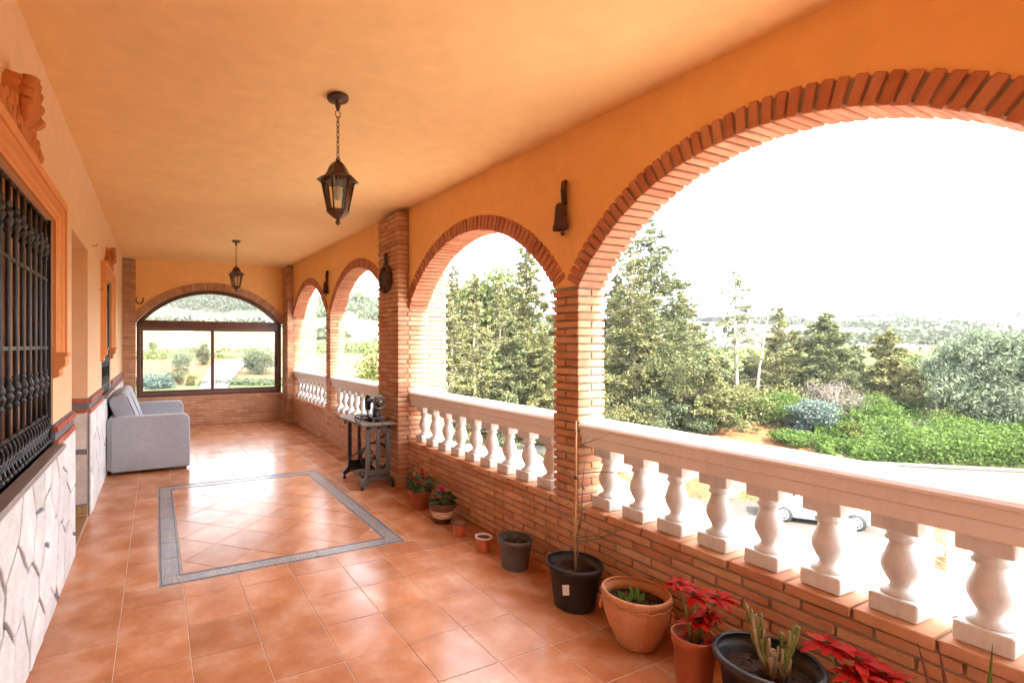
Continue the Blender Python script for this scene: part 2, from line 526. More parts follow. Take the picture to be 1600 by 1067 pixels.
def cham_box(sx, sy, sz, c):
    hx, hy, hz = sx / 2, sy / 2, sz / 2
    vs = []; idx = {}
    for i in (-1, 1):
        for j in (-1, 1):
            for k in (-1, 1):
                for ax in range(3):
                    p = [i * hx, j * hy, k * hz]
                    for q in range(3):
                        if q != ax: p[q] -= (i, j, k)[q] * c
                    idx[(i, j, k, ax)] = len(vs); vs.append(tuple(p))
    fs = []
    def face(ax, sgn):
        o = [q for q in range(3) if q != ax]
        ring = []
        for a, b in ((-1, -1), (1, -1), (1, 1), (-1, 1)):
            key = [0, 0, 0]; key[ax] = sgn; key[o[0]] = a; key[o[1]] = b
            ring.append(idx[(*key, ax)])
        fs.append(tuple(ring))
    for ax in range(3):
        for sgn in (-1, 1): face(ax, sgn)
    for ax in range(3):          # edges running along ax
        o = [q for q in range(3) if q != ax]
        for a in (-1, 1):
            for b in (-1, 1):
                k0 = [0, 0, 0]; k0[ax] = -1; k0[o[0]] = a; k0[o[1]] = b
                k1 = list(k0); k1[ax] = 1
                fs.append((idx[(*k0, o[0])], idx[(*k1, o[0])], idx[(*k1, o[1])], idx[(*k0, o[1])]))
    for i in (-1, 1):
        for j in (-1, 1):
            for k in (-1, 1):
                fs.append(tuple(idx[(i, j, k, ax)] for ax in range(3)))
    return vs, fs
_bc = {}
def brick_mesh(sx, sy, sz, mat, c=.0045, jit=.0022):
    key = (round(sx, 3), round(sy, 3), round(sz, 3), mat, rng.randrange(3))
    if key not in _bc:
        vs, fs = cham_box(*key[:3], c)
        q = random.Random(hash(key[:3]) ^ key[4])
        vs = [tuple(x + q.uniform(-jit, jit) for x in p) for p in vs]
        _bc[key] = MB().add(vs, fs).mesh("brick", mat)
    return _bc[key]
def brick(root, cx, cy, cz, sx, sy, sz, mat='brick', rot=None, loose=.0015, name="brick"):
    o = put(name, brick_mesh(sx, sy, sz, mat), root, (cx + rng.uniform(-loose, loose), cy + rng.uniform(-loose, loose), cz + rng.uniform(-loose, loose) * .6), rot, True)
    if rot is None:
        o.rotation_euler = (rng.uniform(-.004, .004), rng.uniform(-.004, .004), rng.uniform(-.006, .006))
    return o
def courses(a0, a1, k, L=.24, j=.011, off=None):
    """split [a0,a1] into bricks for course k (running bond)"""
    out = []
    o = (L + j) / 2 if k % 2 else 0
    if off is not None: o = off
    x = a0 - o
    while x < a1 - .01:
        b0, b1 = max(x, a0), min(x + L, a1)
        if b1 - b0 > .03: out.append((b0, b1))
        x += L + j
    return out
CP, BH = .0535, .0410        # course pitch, brick height
def np_mesh(name, V, F, mat, smooth=False):
    me = bpy.data.meshes.new(name)
    V = np.asarray(V, dtype=np.float32); F = np.asarray(F, dtype=np.int32)
    n = F.shape[1]
    me.vertices.add(len(V)); me.vertices.foreach_set('co', V.ravel())
    me.loops.add(F.size); me.loops.foreach_set('vertex_index', F.ravel())
    me.polygons.add(len(F)); me.polygons.foreach_set('loop_start', np.arange(0, F.size, n, dtype=np.int32))
    try: me.polygons.foreach_set('loop_total', np.full(len(F), n, dtype=np.int32))
    except Exception: pass
    if smooth: me.polygons.foreach_set('use_smooth', np.ones(len(F), dtype=bool))
    me.materials.append(M[mat] if isinstance(mat, str) else mat)
    me.update(); me.validate()
    return me
def leaf_quads(P, size, aspect=1.0, down=0.0, jitter=.35, rg=nrg, D=None):
    """one small bent-free quad per point; random orientation, optionally hanging or along D"""
    n = len(P)
    d = rg.normal(size=(n, 3))
    if D is not None: d = d * .55 + D * 1.0
    d[:, 2] -= down
    d /= np.linalg.norm(d, axis=1, keepdims=True) + 1e-9
    e = rg.normal(size=(n, 3))
    e -= d * (e * d).sum(1, keepdims=True)
    e /= np.linalg.norm(e, axis=1, keepdims=True) + 1e-9
    s_ = size * (1 + jitter * rg.uniform(-1, 1, size=(n, 1)))
    a = d * s_ * aspect * .5; b = e * s_ * .5
    V = np.stack([P - a, P + b * .9 - a * .1, P + a, P - b * .9 - a * .1], 1).reshape(-1, 3)
    F = np.arange(4 * n).reshape(n, 4)
    return V, F

# ================================================================== THE VERANDA SHELL
XL, XR, YE, YB = -.58, 2.56, 10.95, -2.5      # left wall, right wall, end wall, open near end
def ceil_z(x, y):
    l = 3.16 + .0082 * y; r = 3.015 + .0247 * y
    return l + (r - l) * (x - XL) / (XR - XL)
def clip(poly, a, b, c_):
    """keep a*x+b*y<=c"""
    out = []
    for i in range(len(poly)):
        p, q = poly[i], poly[(i + 1) % len(poly)]
        dp, dq = a * p[0] + b * p[1] - c_, a * q[0] + b * q[1] - c_
        if dp <= 0: out.append(p)
        if (dp < 0 < dq) or (dq < 0 < dp):
            k = dp / (dp - dq)
            out.append((p[0] + (q[0] - p[0]) * k, p[1] + (q[1] - p[1]) * k))
    return out

# ceiling slab
mb = MB()
ny = 14
ys = [YB + (11.2 - YB) * k / ny for k in range(ny + 1)]
for k in range(ny):
    a, b = ys[k], ys[k + 1]
    x0, x1 = XL - .3, XR + .24
    mb.add([(x0, a, ceil_z(x0, a)), (x1, a, ceil_z(x1, a)), (x1, b, ceil_z(x1, b)), (x0, b, ceil_z(x0, b))], [(0, 1, 2, 3)], True)
    mb.add([(x0, a, 3.6), (x1, a, 3.6), (x1, b, 3.6), (x0, b, 3.6)], [(0, 3, 2, 1)])
ceiling = struct(mb.build("ceiling", 'plaster'), "smooth orange plaster veranda ceiling")

# ---------------------------------------------------------------- floor: tiles on a grout bed
floor = struct(MB().box(XL - .3, XR + .2, YB, 11.1, -.25, -.0022).build("floor", 'grout'), "terracotta tiled veranda floor")
TS = .3494
CXa, CXb, CYa, CYb = .013, 1.84, 3.72, 6.33
xs = [-.566] + [-.5384 + TS * i for i in range(1, 9)] + [2.575]
ys = [3.49 - TS * j for j in range(18, -23, -1)]
ys = [y for y in ys if y > YB and y < 10.9] + [10.97]
def sub_rect(r, q):
    x0, x1, y0, y1 = r; a0, a1, b0, b1 = q
    if x1 <= a0 or x0 >= a1 or y1 <= b0 or y0 >= b1: return [r]
    out = []
    if y0 < b0: out.append((x0, x1, y0, b0))
    if y1 > b1: out.append((x0, x1, b1, y1))
    m0, m1 = max(y0, b0), min(y1, b1)
    if x0 < a0: out.append((x0, a0, m0, m1))
    if x1 > a1: out.append((a1, x1, m0, m1))
    return out
def tile_piece(poly, name, mat, parent, g=.0022, top=0.0, th=.012, join=None):
    n = len(poly)
    ax = sum(p[0] for p in poly) / n; ay = sum(p[1] for p in poly) / n
    q = list(poly)
    for i in range(n):           # inset every edge
        p0, p1 = poly[i], poly[(i + 1) % n]
        ex, ey = p1[0] - p0[0], p1[1] - p0[1]
        L = math.hypot(ex, ey)
        if L < 1e-6: continue
        nx, nyy = ey / L, -ex / L
        if nx * (ax - p0[0]) + nyy * (ay - p0[1]) > 0: nx, nyy = -nx, -nyy
        q = clip(q, nx, nyy, nx * p0[0] + nyy * p0[1] - g)
        if len(q) < 3: return None
    m = MB()
    e = .0018
    def ins(p, k): return (p[0] + (ax - p[0]) * k, p[1] + (ay - p[1]) * k)
    k = e / max(.05, math.sqrt(abs(sum(q[i][0] * q[(i + 1) % len(q)][1] - q[(i + 1) % len(q)][0] * q[i][1] for i in range(len(q)))) / 2))
    nn = len(q)
    t_ = top + rng.uniform(-.0006, .0006)
    tl = [rng.uniform(-.0006, .0006) for _ in range(2)]
    tz = lambda p: t_ + tl[0] * (p[0] - ax) * 3 + tl[1] * (p[1] - ay) * 3
    vs = [(p[0] - ax, p[1] - ay, top - th) for p in q] + [(p[0] - ax, p[1] - ay, tz(p) - e) for p in q] + [(ins(p, 2 * k)[0] - ax, ins(p, 2 * k)[1] - ay, tz(p)) for p in q]
    fs = []
    for i in range(nn):
        j = (i + 1) % nn
        fs.append((i, j, nn + j, nn + i)); fs.append((nn + i, nn + j, 2 * nn + j, 2 * nn + i))
    fs.append(tuple(range(2 * nn, 3 * nn)))
    if join is not None:
        join.add([(v[0] + ax, v[1] + ay, v[2]) for v in vs], fs); return None
    m.add(vs, fs)
    return put(name, m.mesh(name, mat), parent, (ax, ay, 0), None, True)
back = MB()
for i in range(len(xs) - 1):
    for j in range(len(ys) - 1):
        for (a, b, c_, d) in sub_rect((xs[i], xs[i + 1], ys[j], ys[j + 1]), (CXa, CXb, CYa, CYb)):
            if b - a < .012 or d - c_ < .012: continue
            P_ = [(a, c_), (b, c_), (b, d), (a, d)]
            tile_piece(P_, "floor_tile", 'tile', floor, join=(back if d < 1.1 else None))
stuff(back.build("floor_tile_rest", 'tile', floor, world=True))
BW = .15
# carpet of diagonal tiles
ia, ib, ja, jb = CXa + BW, CXb - BW, CYa + BW, CYb - BW
mxc, myc = (ia + ib) / 2, (ja + jb) / 2 + .05
h_ = TS / math.sqrt(2)
for i in range(-9, 10):
    for j in range(-9, 10):
        cx_ = mxc + (i - j) * h_; cy_ = myc + (i + j) * h_
        P_ = [(cx_ - h_, cy_), (cx_, cy_ - h_), (cx_ + h_, cy_), (cx_, cy_ + h_)]
        for (a, b, c_) in ((-1, 0, -ia), (1, 0, ib), (0, -1, -ja), (0, 1, jb)):
            P_ = clip(P_, a, b, c_)
            if len(P_) < 3: break
        if len(P_) >= 3:
            ar = abs(sum(P_[k][0] * P_[(k + 1) % len(P_)][1] - P_[(k + 1) % len(P_)][0] * P_[k][1] for k in range(len(P_)))) / 2
            if ar > .002: tile_piece(P_, "diagonal_tile", 'tile', floor)
# ornamental border tiles
def border_run(a0, a1, fixed0, fixed1, along_x):
    n = max(1, round((a1 - a0) / .335))
    for k in range(n):
        p, q = a0 + (a1 - a0) * k / n, a0 + (a1 - a0) * (k + 1) / n
        P_ = [(p, fixed0), (q, fixed0), (q, fixed1), (p, fixed1)] if along_x else [(fixed0, p), (fixed1, p), (fixed1, q), (fixed0, q)]
        tile_piece(P_, "border_tile", 'border', floor, g=.0016)
border_run(CXa, CXb, CYa, CYa + BW, True)
border_run(CXa, CXb, CYb - BW, CYb, True)
border_run(CYa + BW, CYb - BW, CXa, CXa + BW, False)
border_run(CYa + BW, CYb - BW, CXb - BW, CXb, False)
ln = MB()
for e in (.017, BW - .017):
    x0, x1, y0, y1 = CXa + e, CXb - e, CYa + e, CYb - e
    t = .0035
    ln.box(x0 - t, x1 + t, y0 - t, y0 + t, -.002, .0022); ln.box(x0 - t, x1 + t, y1 - t, y1 + t, -.002, .0022)
    ln.box(x0 - t, x0 + t, y0 + t, y1 - t, -.002, .0022); ln.box(x1 - t, x1 + t, y0 + t, y1 - t, -.002, .0022)
ln.build("border_line", 'border_line', floor, world=True)

# ---------------------------------------------------------------- right arcade
PA = (2.556, 2.794); PB = (7.981, 8.225); BIG = (5.118, 5.701); ENDP = (10.5, 11.0); P0 = (.096, .336)
ARCH = []
def arch(y0, y1, spring, apex):
    half = (y1 - y0) / 2; rise = apex - spring
    Rr = (half * half + rise * rise) / (2 * rise)
    ARCH.append(dict(c=(y0 + y1) / 2, half=half, spring=spring, R=Rr, zc=apex - Rr, y0=y0, y1=y1))
arch(P0[1], PA[0], 1.985, 2.630)
arch(PA[1], BIG[0], 2.000, 2.632)
arch(BIG[1], PB[0], 2.110, 2.700)
arch(PB[1], ENDP[0], 2.150, 2.722)
def zlow(y):
    for a in ARCH:
        if a['y0'] <= y <= a['y1']:
            rr = a['R'] + .119
            return a['zc'] + math.sqrt(max(0, rr * rr - (y - a['c']) ** 2))
    for p in (P0, PA, PB):
        if p[0] <= y <= p[1]:
            return min([a['spring'] for a in ARCH if abs(a['y0'] - p[1]) < .01 or abs(a['y1'] - p[0]) < .01]) + .02
    if y < P0[0]: return .5  # unseen stretch behind the camera, made solid to cut light at the near end
    return 2.1
yy = []
y = YB
brk = sorted([YB, P0[0], P0[1], PA[0], PA[1], BIG[0], BIG[1], PB[0], PB[1], ENDP[0], 11.1])
for a, b in zip(brk[:-1], brk[1:]):
    n = max(1, int((b - a) / .05))
    for k in range(n):
        yy.append((a + (b - a) * k / n + 1e-5, a + (b - a) * (k + 1) / n - 1e-5))
mb = MB()
xi, xo = XR + .0105, XR + .226
for a, b in yy:
    za, zb = zlow(a), zlow(b)
    ta, tb = ceil_z(XR, a) + .04, ceil_z(XR, b) + .04
    mb.add([(xi, a, za), (xi, b, zb), (xi, b, tb), (xi, a, ta), (xo, a, za), (xo, b, zb), (xo, b, tb + .4), (xo, a, ta + .4)],
           [(0, 3, 2, 1), (4, 5, 6, 7), (0, 1, 5, 4)])
wall_right = struct(mb.build("wall_right", 'plaster_deep'), "orange plaster wall above the brick arches")

ARCH_L = ["brick arch ring nearest the camera, framing the widest view", "brick arch ring between the slim pier and the big square pier",
          "brick arch ring just past the sewing machine", "farthest brick arch ring on the balustrade side"]
for a, lab in zip(ARCH, ARCH_L):
    root = thing("brick_arch", lab, "arch", (XR + .12, a['c'], a['spring']), group="brick arches over the balustrades")
    am = math.asin(a['half'] / a['R'])
    n = int(round(2 * am * (a['R'] + .0) / .0545))
    for k in range(n):
        th = -am + 2 * am * (k + .5) / n
        rr = a['R'] + .065
        brick(root, XR + .12, a['c'] + rr * math.sin(th), a['zc'] + rr * math.cos(th), .246, .0435, .13, 'brick_red', (-th + rng.uniform(-.006, .006), rng.uniform(-.004, .004), rng.uniform(-.01, .01)), .0025)
    m = MB()
    N = 48
    for k in range(N):
        t0, t1 = -am + 2 * am * k / N, -am + 2 * am * (k + 1) / N
        r0, r1 = a['R'] + .016, a['R'] + .118
        pt = lambda r, t, x: (x, a['c'] + r * math.sin(t), a['zc'] + r * math.cos(t))
        x0, x1 = XR + .013, XR + .225
        m.add([pt(r0, t0, x0), pt(r1, t0, x0), pt(r1, t1, x0), pt(r0, t1, x0), pt(r0, t0, x1), pt(r1, t0, x1), pt(r1, t1, x1), pt(r0, t1, x1)],
              [(0, 1, 2, 3), (4, 7, 6, 5), (0, 3, 7, 4), (1, 5, 6, 2)])
    m.build("mortar_bed", 'mortar', root, world=True)

# slim piers: two bricks a course, turned by turns
def slim_pier(p, z0, z1, label):
    y0, y1 = p; cy = (y0 + y1) / 2; w_ = y1 - y0
    root = thing("brick_pier", label, "pier", (XR + .12, cy, z0), group="slim brick piers of the arcade")
    n = int(round((z1 - z0) / CP)); pc = (z1 - z0) / n
    for k in range(n):
        z = z0 + pc * (k + .5)
        for s_ in (-1, 1):
            if k % 2: brick(root, XR + .12, cy + s_ * (w_ / 4 + .0025), z, .242, w_ / 2 - .008, BH)
            else: brick(root, XR + .12 + s_ * .0632, cy, z, .1155, w_, BH)
    MB().box(XR + .015, XR + .228, y0 + .014, y1 - .014, z0 - .01, z1 + .02).build("mortar_core", 'mortar', root, world=True)
ZS = 10 * CP      # top of the parapet
slim_pier(PA, ZS, 1.985, "slim square brick pier beside the bare stick plant")
slim_pier(PB, ZS, 2.118, "slim brick pier far down the arcade, beneath the smaller cowbell")
slim_pier(P0, ZS, 1.985, "slim brick pier at the camera's right shoulder")

# big square pier and the far corner pier
def big_pier(p, x0, x1, zt, spring, label, loc_name="brick_pier"):
    y0, y1 = p
    root = thing(loc_name, label, "pier", ((x0 + x1) / 2, (y0 + y1) / 2, 0), group="thick brick piers reaching the ceiling")
    n = int(zt / CP)
    d = .115
    for k in range(n):
        z = CP * (k + .5)
        fy0 = y0 if k % 2 == 0 else y0 + d + .011
        for (a, b) in courses(fy0, y1, k, off=0 if k % 2 == 0 else .06):
            brick(root, x0 + d / 2, (a + b) / 2, z, d, b - a, BH)
        sx0 = x0 if k % 2 else x0 + d + .011
        seg = [(sx0, x1)] if z < spring + .06 else [(sx0, XR + .004), (XR + .245, x1)]
        for (sa, sb) in seg:
            if sb - sa < .03: continue
            for (a, b) in courses(sa, sb, k, off=.0 if k % 2 == 0 else .10):
                brick(root, (a + b) / 2, y0 + d / 2, z, b - a, d, BH)
    MB().box(x0 + .015, x1 - .015, y0 + .015, y1 - .015, 0, zt).build("mortar_core", 'mortar', root, world=True)
    return root
big_pier(BIG, 2.43, 3.07, 3.11, 2.0, "thick square brick pier behind the sewing machine table")
big_pier(ENDP, 2.445, 3.07, 3.262, 2.15, "brick corner pier at the right end of the arched window")

# left pilaster of the end wall
root = thing("brick_pilaster", "narrow brick pilaster in the left corner beside the arched window", "pilaster", (-.465, 10.97, 0))
for k in range(int(3.235 / CP)):
    z = CP * (k + .5)
    segs = [(-.578, -.352)] if k % 2 else [(-.578, -.47), (-.459, -.352)]
    for a, b in segs:
        brick(root, (a + b) / 2, 10.96, z, b - a, .115, BH)
MB().box(-.58, -.36, 10.912, 11.1, 0, 3.235).build("mortar_core", 'mortar', root, world=True)

# parapets
def parapet(y0, y1, label):
    root = thing("brick_parapet", label, "parapet", (XR + .12, (y0 + y1) / 2, 0), group="low brick parapets under the balustrades")
    for k in range(9):
        for a, b in courses(y0, y1, k, off=(.03 if k % 2 else .155)):
            brick(root, XR + .055, (a + b) / 2, CP * (k + .5), .11, b - a, BH)
    for a, b in courses(y0, y1, 0, off=.09):
        pier = [q for q in (P0, PA, PB) if a < q[1] - .02 and b > q[0] + .02]
        brick(root, XR + .122, (a + b) / 2, CP * 9.5, .262, b - a, BH + .004, 'brick', name="coping_brick")
    MB().box(XR + .013, XR + .24, y0, y1, 0, CP * 9.72).build("mortar_core", 'mortar', root, world=True)
parapet(-.6, BIG[0] - .002, "low brick parapet behind the row of flowerpots")
parapet(BIG[1] + .002, ENDP[0] - .002, "low brick parapet past the sewing machine, to the far corner")

# balustrades
bal = MB()
bal.bbox(0, 0, .036, .15, .15, .072, c=.005)
bal.lathe([(.062, .070), (.062, .082), (.042, .094), (.033, .108), (.036, .120), (.048, .142), (.059, .168), (.062, .188), (.058, .21), (.048, .236), (.040, .262), (.036, .283), (.049, .290), (.049, .300), (.042, .306), (.043, .318), (.056, .330), (.06, .336)], 20, smooth=True)
bal.bbox(0, 0, .3625, .125, .145, .063, c=.004)
bal_me = bal.mesh("baluster", 'white_cast')
def rail_profile():
    return [(2.588, .928), (2.588, .985), (2.573, .995), (2.573, 1.040), (2.560, 1.046), (2.556, 1.052), (2.556, 1.064), (2.566, 1.076), (2.585, 1.090), (2.62, 1.101), (2.68, 1.105),
            (2.74, 1.101), (2.775, 1.090), (2.794, 1.076), (2.804, 1.064), (2.804, 1.052), (2.787, 1.040), (2.787, .995), (2.772, .985), (2.772, .928)]
def balustrade(y0, y1, ycs, label, joints):
    root = thing("balustrade", label, "balustrade", (2.68, (y0 + y1) / 2, ZS), group="white balustrades in the arches")
    for yc in ycs:
        o = put("baluster", bal_me, root, (2.682 + rng.uniform(-.002, .002), yc, ZS - .002), (0, 0, rng.uniform(-.03, .03)), True)
    cuts = [y0] + sorted(joints) + [y1]
    for a, b in zip(cuts[:-1], cuts[1:]):
        m = MB()
        dz = rng.uniform(-.0012, .0012)
        m.prism(rail_profile(), lambda p: (p[0], a + .0005, p[1] + dz), lambda p: (p[0], b - .0005, p[1] + dz))
        m.build("handrail", 'rail_cast', root, world=True)
balustrade(P0[1], PA[0], [2.413 - .243 * k for k in range(9)], "white balustrade in the nearest arch, overlooking the parked car", [1.41, 1.70])
balustrade(PA[1], BIG[0] , [4.965 - .2515 * k for k in range(9)], "white balustrade between the slim pier and the big square pier", [3.9])
balustrade(BIG[1], PB[0], [5.84 + .2475 * k for k in range(9)], "white balustrade beyond the sewing machine", [6.8])
balustrade(PB[1], ENDP[0], [8.36 + .2495 * k for k in range(9)], "farthest white balustrade next to the end wall", [9.4])

# ---------------------------------------------------------------- end wall with the arched window
WC, WH, WS, WA = 1.04, 1.385, 2.045, 2.715
WRs = WA - WS
WRr = (WH * WH + WRs * WRs) / (2 * WRs); WZ = WA - WRr
mb = MB()
nx = 56
for k in range(nx):
    a, b = -.36 + (2.46 + .36) * k / nx, -.36 + (2.46 + .36) * (k + 1) / nx
    def zl(x):
        d = abs(x - WC)
        return WZ + math.sqrt(max(0, (WRr + .09) ** 2 - d * d)) if d < WH + .03 else 2.05
    za, zb = zl(a), zl(b)
    ta, tb = ceil_z(a, YE) + .03, ceil_z(b, YE) + .03
    f0, f1 = YE + .006, YE + .25
    mb.add([(a, f0, za), (b, f0, zb), (b, f0, tb), (a, f0, ta), (a, f1, za), (b, f1, zb), (b, f1, tb + .3), (a, f1, ta + .3)], [(0, 1, 2, 3), (4, 7, 6, 5), (0, 4, 5, 1)])
struct(mb.build("wall_end", 'plaster_deep'), "orange plaster wall above the arched window")
root = thing("brick_arch", "shallow brick arch ring over the brown arched window", "arch", (WC, YE, WS))
am = math.asin(WH / WRr); n = int(round(2 * am * WRr / .0565))
for k in range(n):
    th = -am + 2 * am * (k + .5) / n
    rr = WRr + .078
    brick(root, WC + rr * math.sin(th), YE + .05, WZ + rr * math.cos(th), .044, .13, .15, 'brick', (0, th + rng.uniform(-.008, .008), 0), .002)
m = MB()
for k in range(40):
    t0, t1 = -am + 2 * am * k / 40, -am + 2 * am * (k + 1) / 40
    r0, r1 = WRr + .006, WRr + .14
    pt = lambda r, t, y: (WC + r * math.sin(t), y, WZ + r * math.cos(t))
    m.add([pt(r0, t0, YE + .004), pt(r1, t0, YE + .004), pt(r1, t1, YE + .004), pt(r0, t1, YE + .004), pt(r0, t0, YE + .2), pt(r0, t1, YE + .2)], [(0, 1, 2, 3), (0, 3, 5, 4)])
m.build("mortar_bed", 'mortar', root, world=True)
root = thing("brick_parapet", "low brick wall beneath the arched window", "parapet", (WC, YE, 0))
for k in range(11):
    for a, b in courses(-.352, 2.445, k, off=(.03 if k % 2 else .16)):
        brick(root, (a + b) / 2, YE + .055, CP * (k + .5), b - a, .11, BH, 'brick')
MB().box(-.36, 2.45, YE + .014, YE + .24, 0, .588).build("mortar_core", 'mortar', root, world=True)
# window
root = thing("arched_window", "brown arched window with two sliding panes in the end wall", "window", (WC, YE + .06, .59))
fy0, fy1 = YE + .035, YE + .105
m = MB()
x0, x1 = WC - WH + .002, WC + WH - .004
m.box(x0, x0 + .065, fy0, fy1, .592, WS); m.box(x1 - .065, x1, fy0, fy1, .592, WS)
m.box(x0 + .065, x1 - .065, fy0, fy1, .592, .655)
m.box(x0 + .065, x1 - .065, fy0, fy1, 1.925, 2.085)
N = 44
for k in range(N):
    t0, t1 = -am + 2 * am * k / N, -am + 2 * am * (k + 1) / N
    r0, r1 = WRr - .078, WRr - .004
    pt = lambda r, t, y: (WC + r * math.sin(t), y, WZ + r * math.cos(t))
    m.add([pt(r0, t0, fy0), pt(r1, t0, fy0), pt(r1, t1, fy0), pt(r0, t1, fy0), pt(r0, t0, fy1), pt(r1, t0, fy1), pt(r1, t1, fy1), pt(r0, t1, fy1)], [(0, 1, 2, 3), (4, 7, 6, 5), (0, 3, 7, 4), (1, 5, 6, 2)])
m.build("frame", 'alu_brown', root, world=True)
m = MB()
for xx in (-.16, 1.0, 2.15): m.box(xx, xx + .12, fy0 - .004, fy0 + .004, 2.02, 2.034)
m.build("vent_slot", 'rubber', root, world=True)
for (a, b, yo, h) in ((x0 + .067, 1.062, .012, 1), (1.000, x1 - .067, .040, -1)):
    m = MB()
    y0_, y1_ = fy0 + yo, fy0 + yo + .026
    m.box(a, a + .045, y0_, y1_, .657, 1.923); m.box(b - .062, b, y0_, y1_, .657, 1.923)
    m.box(a + .045, b - .062, y0_, y1_, .657, .715); m.box(a + .045, b - .062, y0_, y1_, 1.885, 1.923)
    sash = m.build("sash", 'alu_brown', root, world=True)
    g = MB().box(a + .044, b - .061, y0_ + .010, y0_ + .014, .714, 1.886).build("pane", 'pane', sash, world=True)
    hx = a + .02 if h > 0 else b - .03
    MB().box(hx - .010, hx + .010, y0_ - .012, y0_ - .001, 1.16, 1.32).build("handle", 'rubber', sash, world=True)
m = MB()
pts = [(WC + (WRr - .08) * math.sin(-am + 2 * am * k / 30), WZ + (WRr - .08) * math.cos(-am + 2 * am * k / 30)) for k in range(31)]
pts = [p for p in pts if p[1] > 2.084]
pts = [(pts[0][0], 2.084)] + pts + [(pts[-1][0], 2.084)]
m.prism(pts, lambda p: (p[0], fy0 + .03, p[1]), lambda p: (p[0], fy0 + .034, p[1]))
m.build("pane", 'pane', root, world=True)

# ---------------------------------------------------------------- left wall
W1 = (1.70, 3.80, .985, 2.377); DR = (4.574, 5.574, 0.0, 2.49); W2 = (6.92, 8.16, 1.0, 2.45)
mb = MB()
segs = [(YB, W1[0], 0, 3.5), (W1[0], W1[1], 0, W1[2]), (W1[0], W1[1], W1[3], 3.5), (W1[1], DR[0], 0, 3.5), (DR[0], DR[1], DR[3], 3.5),
        (DR[1], W2[0], 0, 3.5), (W2[0], W2[1], 0, W2[2]), (W2[0], W2[1], W2[3], 3.5), (W2[1], 11.1, 0, 3.5)]
for a, b, c_, d in segs: mb.box(XL - .30, XL, a, b, c_, d)
wall_left = struct(mb.build("wall_left", 'plaster_wall'), "apricot plaster house wall with windows and a doorway")
# inner room darkness behind the doorway: a closed hallway box
mb = MB()
mb.box(XL - 1.5, XL - 1.45, DR[0] - .2, DR[1] + .2, 0, 2.7)
mb.box(XL - 1.45, XL - .30, DR[1] + .002, DR[1] + .1, 0, 2.7); mb.box(XL - 1.45, XL - .30, DR[0] - .1, DR[0] - .002, 0, 2.7); mb.box(XL - 1.45, XL - .30, DR[0], DR[1], 2.5, 2.6)
struct(mb.build("wall_hallway", 'plaster_wall'), "apricot hallway walls inside the doorway")
struct(MB().box(XL - 1.45, XL - .002, DR[0], DR[1], -.1, .002).build("floor_threshold", 'brown_floor'), "brown tiled floor of the doorway")

# crazy-paved stone dado: every stone its own piece
def dado(y0, y1, z0, z1, label, n, x_face=XL, holes=()):
    root = thing("stone_dado", label, "stone cladding", (x_face + .01, (y0 + y1) / 2, z0))
    MB().box(x_face - .02, x_face + .0135, y0, y1, z0, z1).build("mortar_bed", 'mortar_grey', root, world=True)
    q = random.Random(int(y0 * 100) + 5)
    P_ = []
    tries = 0
    st = 1.0
    while len(P_) < n and tries < 20000:
        tries += 1
        c_ = (q.uniform(y0, y1), q.uniform(z0, z1))
        dmin = .72 * math.sqrt((y1 - y0) * (z1 - z0) / n)
        if all(math.hypot(c_[0] - p[0], (c_[1] - p[1]) * .75) > dmin for p in P_): P_.append(c_)
        elif tries > 4000: P_.append(c_)
    for i, p in enumerate(P_):
        poly = [(y0, z0), (y1, z0), (y1, z1), (y0, z1)]
        gap = q.uniform(.006, .015)
        for j, r_ in enumerate(P_):
            if i == j: continue
            ex, ey = r_[0] - p[0], (r_[1] - p[1])
            ang = ((i * 7 + j * 7) % 5 - 2) * .11        # a little twist so that cells are not a plain diagram
            ca, sa = math.cos(ang), math.sin(ang)
            L = math.hypot(ex, ey)
            if L > 1.4: continue
            nx_, ny_ = ex / L * ca - ey / L * sa, ex / L * sa + ey / L * ca
            mx_, my_ = (p[0] + r_[0]) / 2, (p[1] + r_[1]) / 2
            poly = clip(poly, nx_, ny_, nx_ * mx_ + ny_ * my_ - gap)
            if len(poly) < 3: break
        if len(poly) < 3: continue
        ar = abs(sum(poly[k][0] * poly[(k + 1) % len(poly)][1] - poly[(k + 1) % len(poly)][0] * poly[k][1] for k in range(len(poly)))) / 2
        if ar < .0012: continue
        # roughen the outline
        ay = sum(t[0] for t in poly) / len(poly); az = sum(t[1] for t in poly) / len(poly)
        out = []
        for k in range(len(poly)):
            a, b = poly[k], poly[(k + 1) % len(poly)]
            out.append(a)
            if math.hypot(b[0] - a[0], b[1] - a[1]) > .09:
                t = q.uniform(.35, .65); w_ = q.uniform(-.004, .012)
                px, pz = a[0] + (b[0] - a[0]) * t, a[1] + (b[1] - a[1]) * t
                L = math.hypot(ay - px, az - pz)
                out.append((px + (ay - px) / L * w_, pz + (az - pz) / L * w_))
        th = q.uniform(.018, .024)
        m = MB()
        nn = len(out)
        vs = [(0, t[0] - ay, t[1] - az) for t in out] + [(th - .004, t[0] - ay, t[1] - az) for t in out] + [(th + q.uniform(-.0008, .0008), (t[0] - ay) * .965, (t[1] - az) * .965) for t in out]
        fs = [(k, (k + 1) % nn, nn + (k + 1) % nn, nn + k) for k in range(nn)] + [(nn + k, nn + (k + 1) % nn, 2 * nn + (k + 1) % nn, 2 * nn + k) for k in range(nn)] + [tuple(range(2 * nn, 3 * nn))]
        m.add(vs, fs)
        m.build("stone", 'white_stone', root, (x_face + .006, ay, az), None, True)
    return root
dado(1.2, DR[0] - .002, 0, .952, "white crazy-paved stone dado under the near barred window", 40)
dado(DR[1] + .002, 10.88, 0, .952, "white crazy-paved stone dado behind the grey sofa", 60)
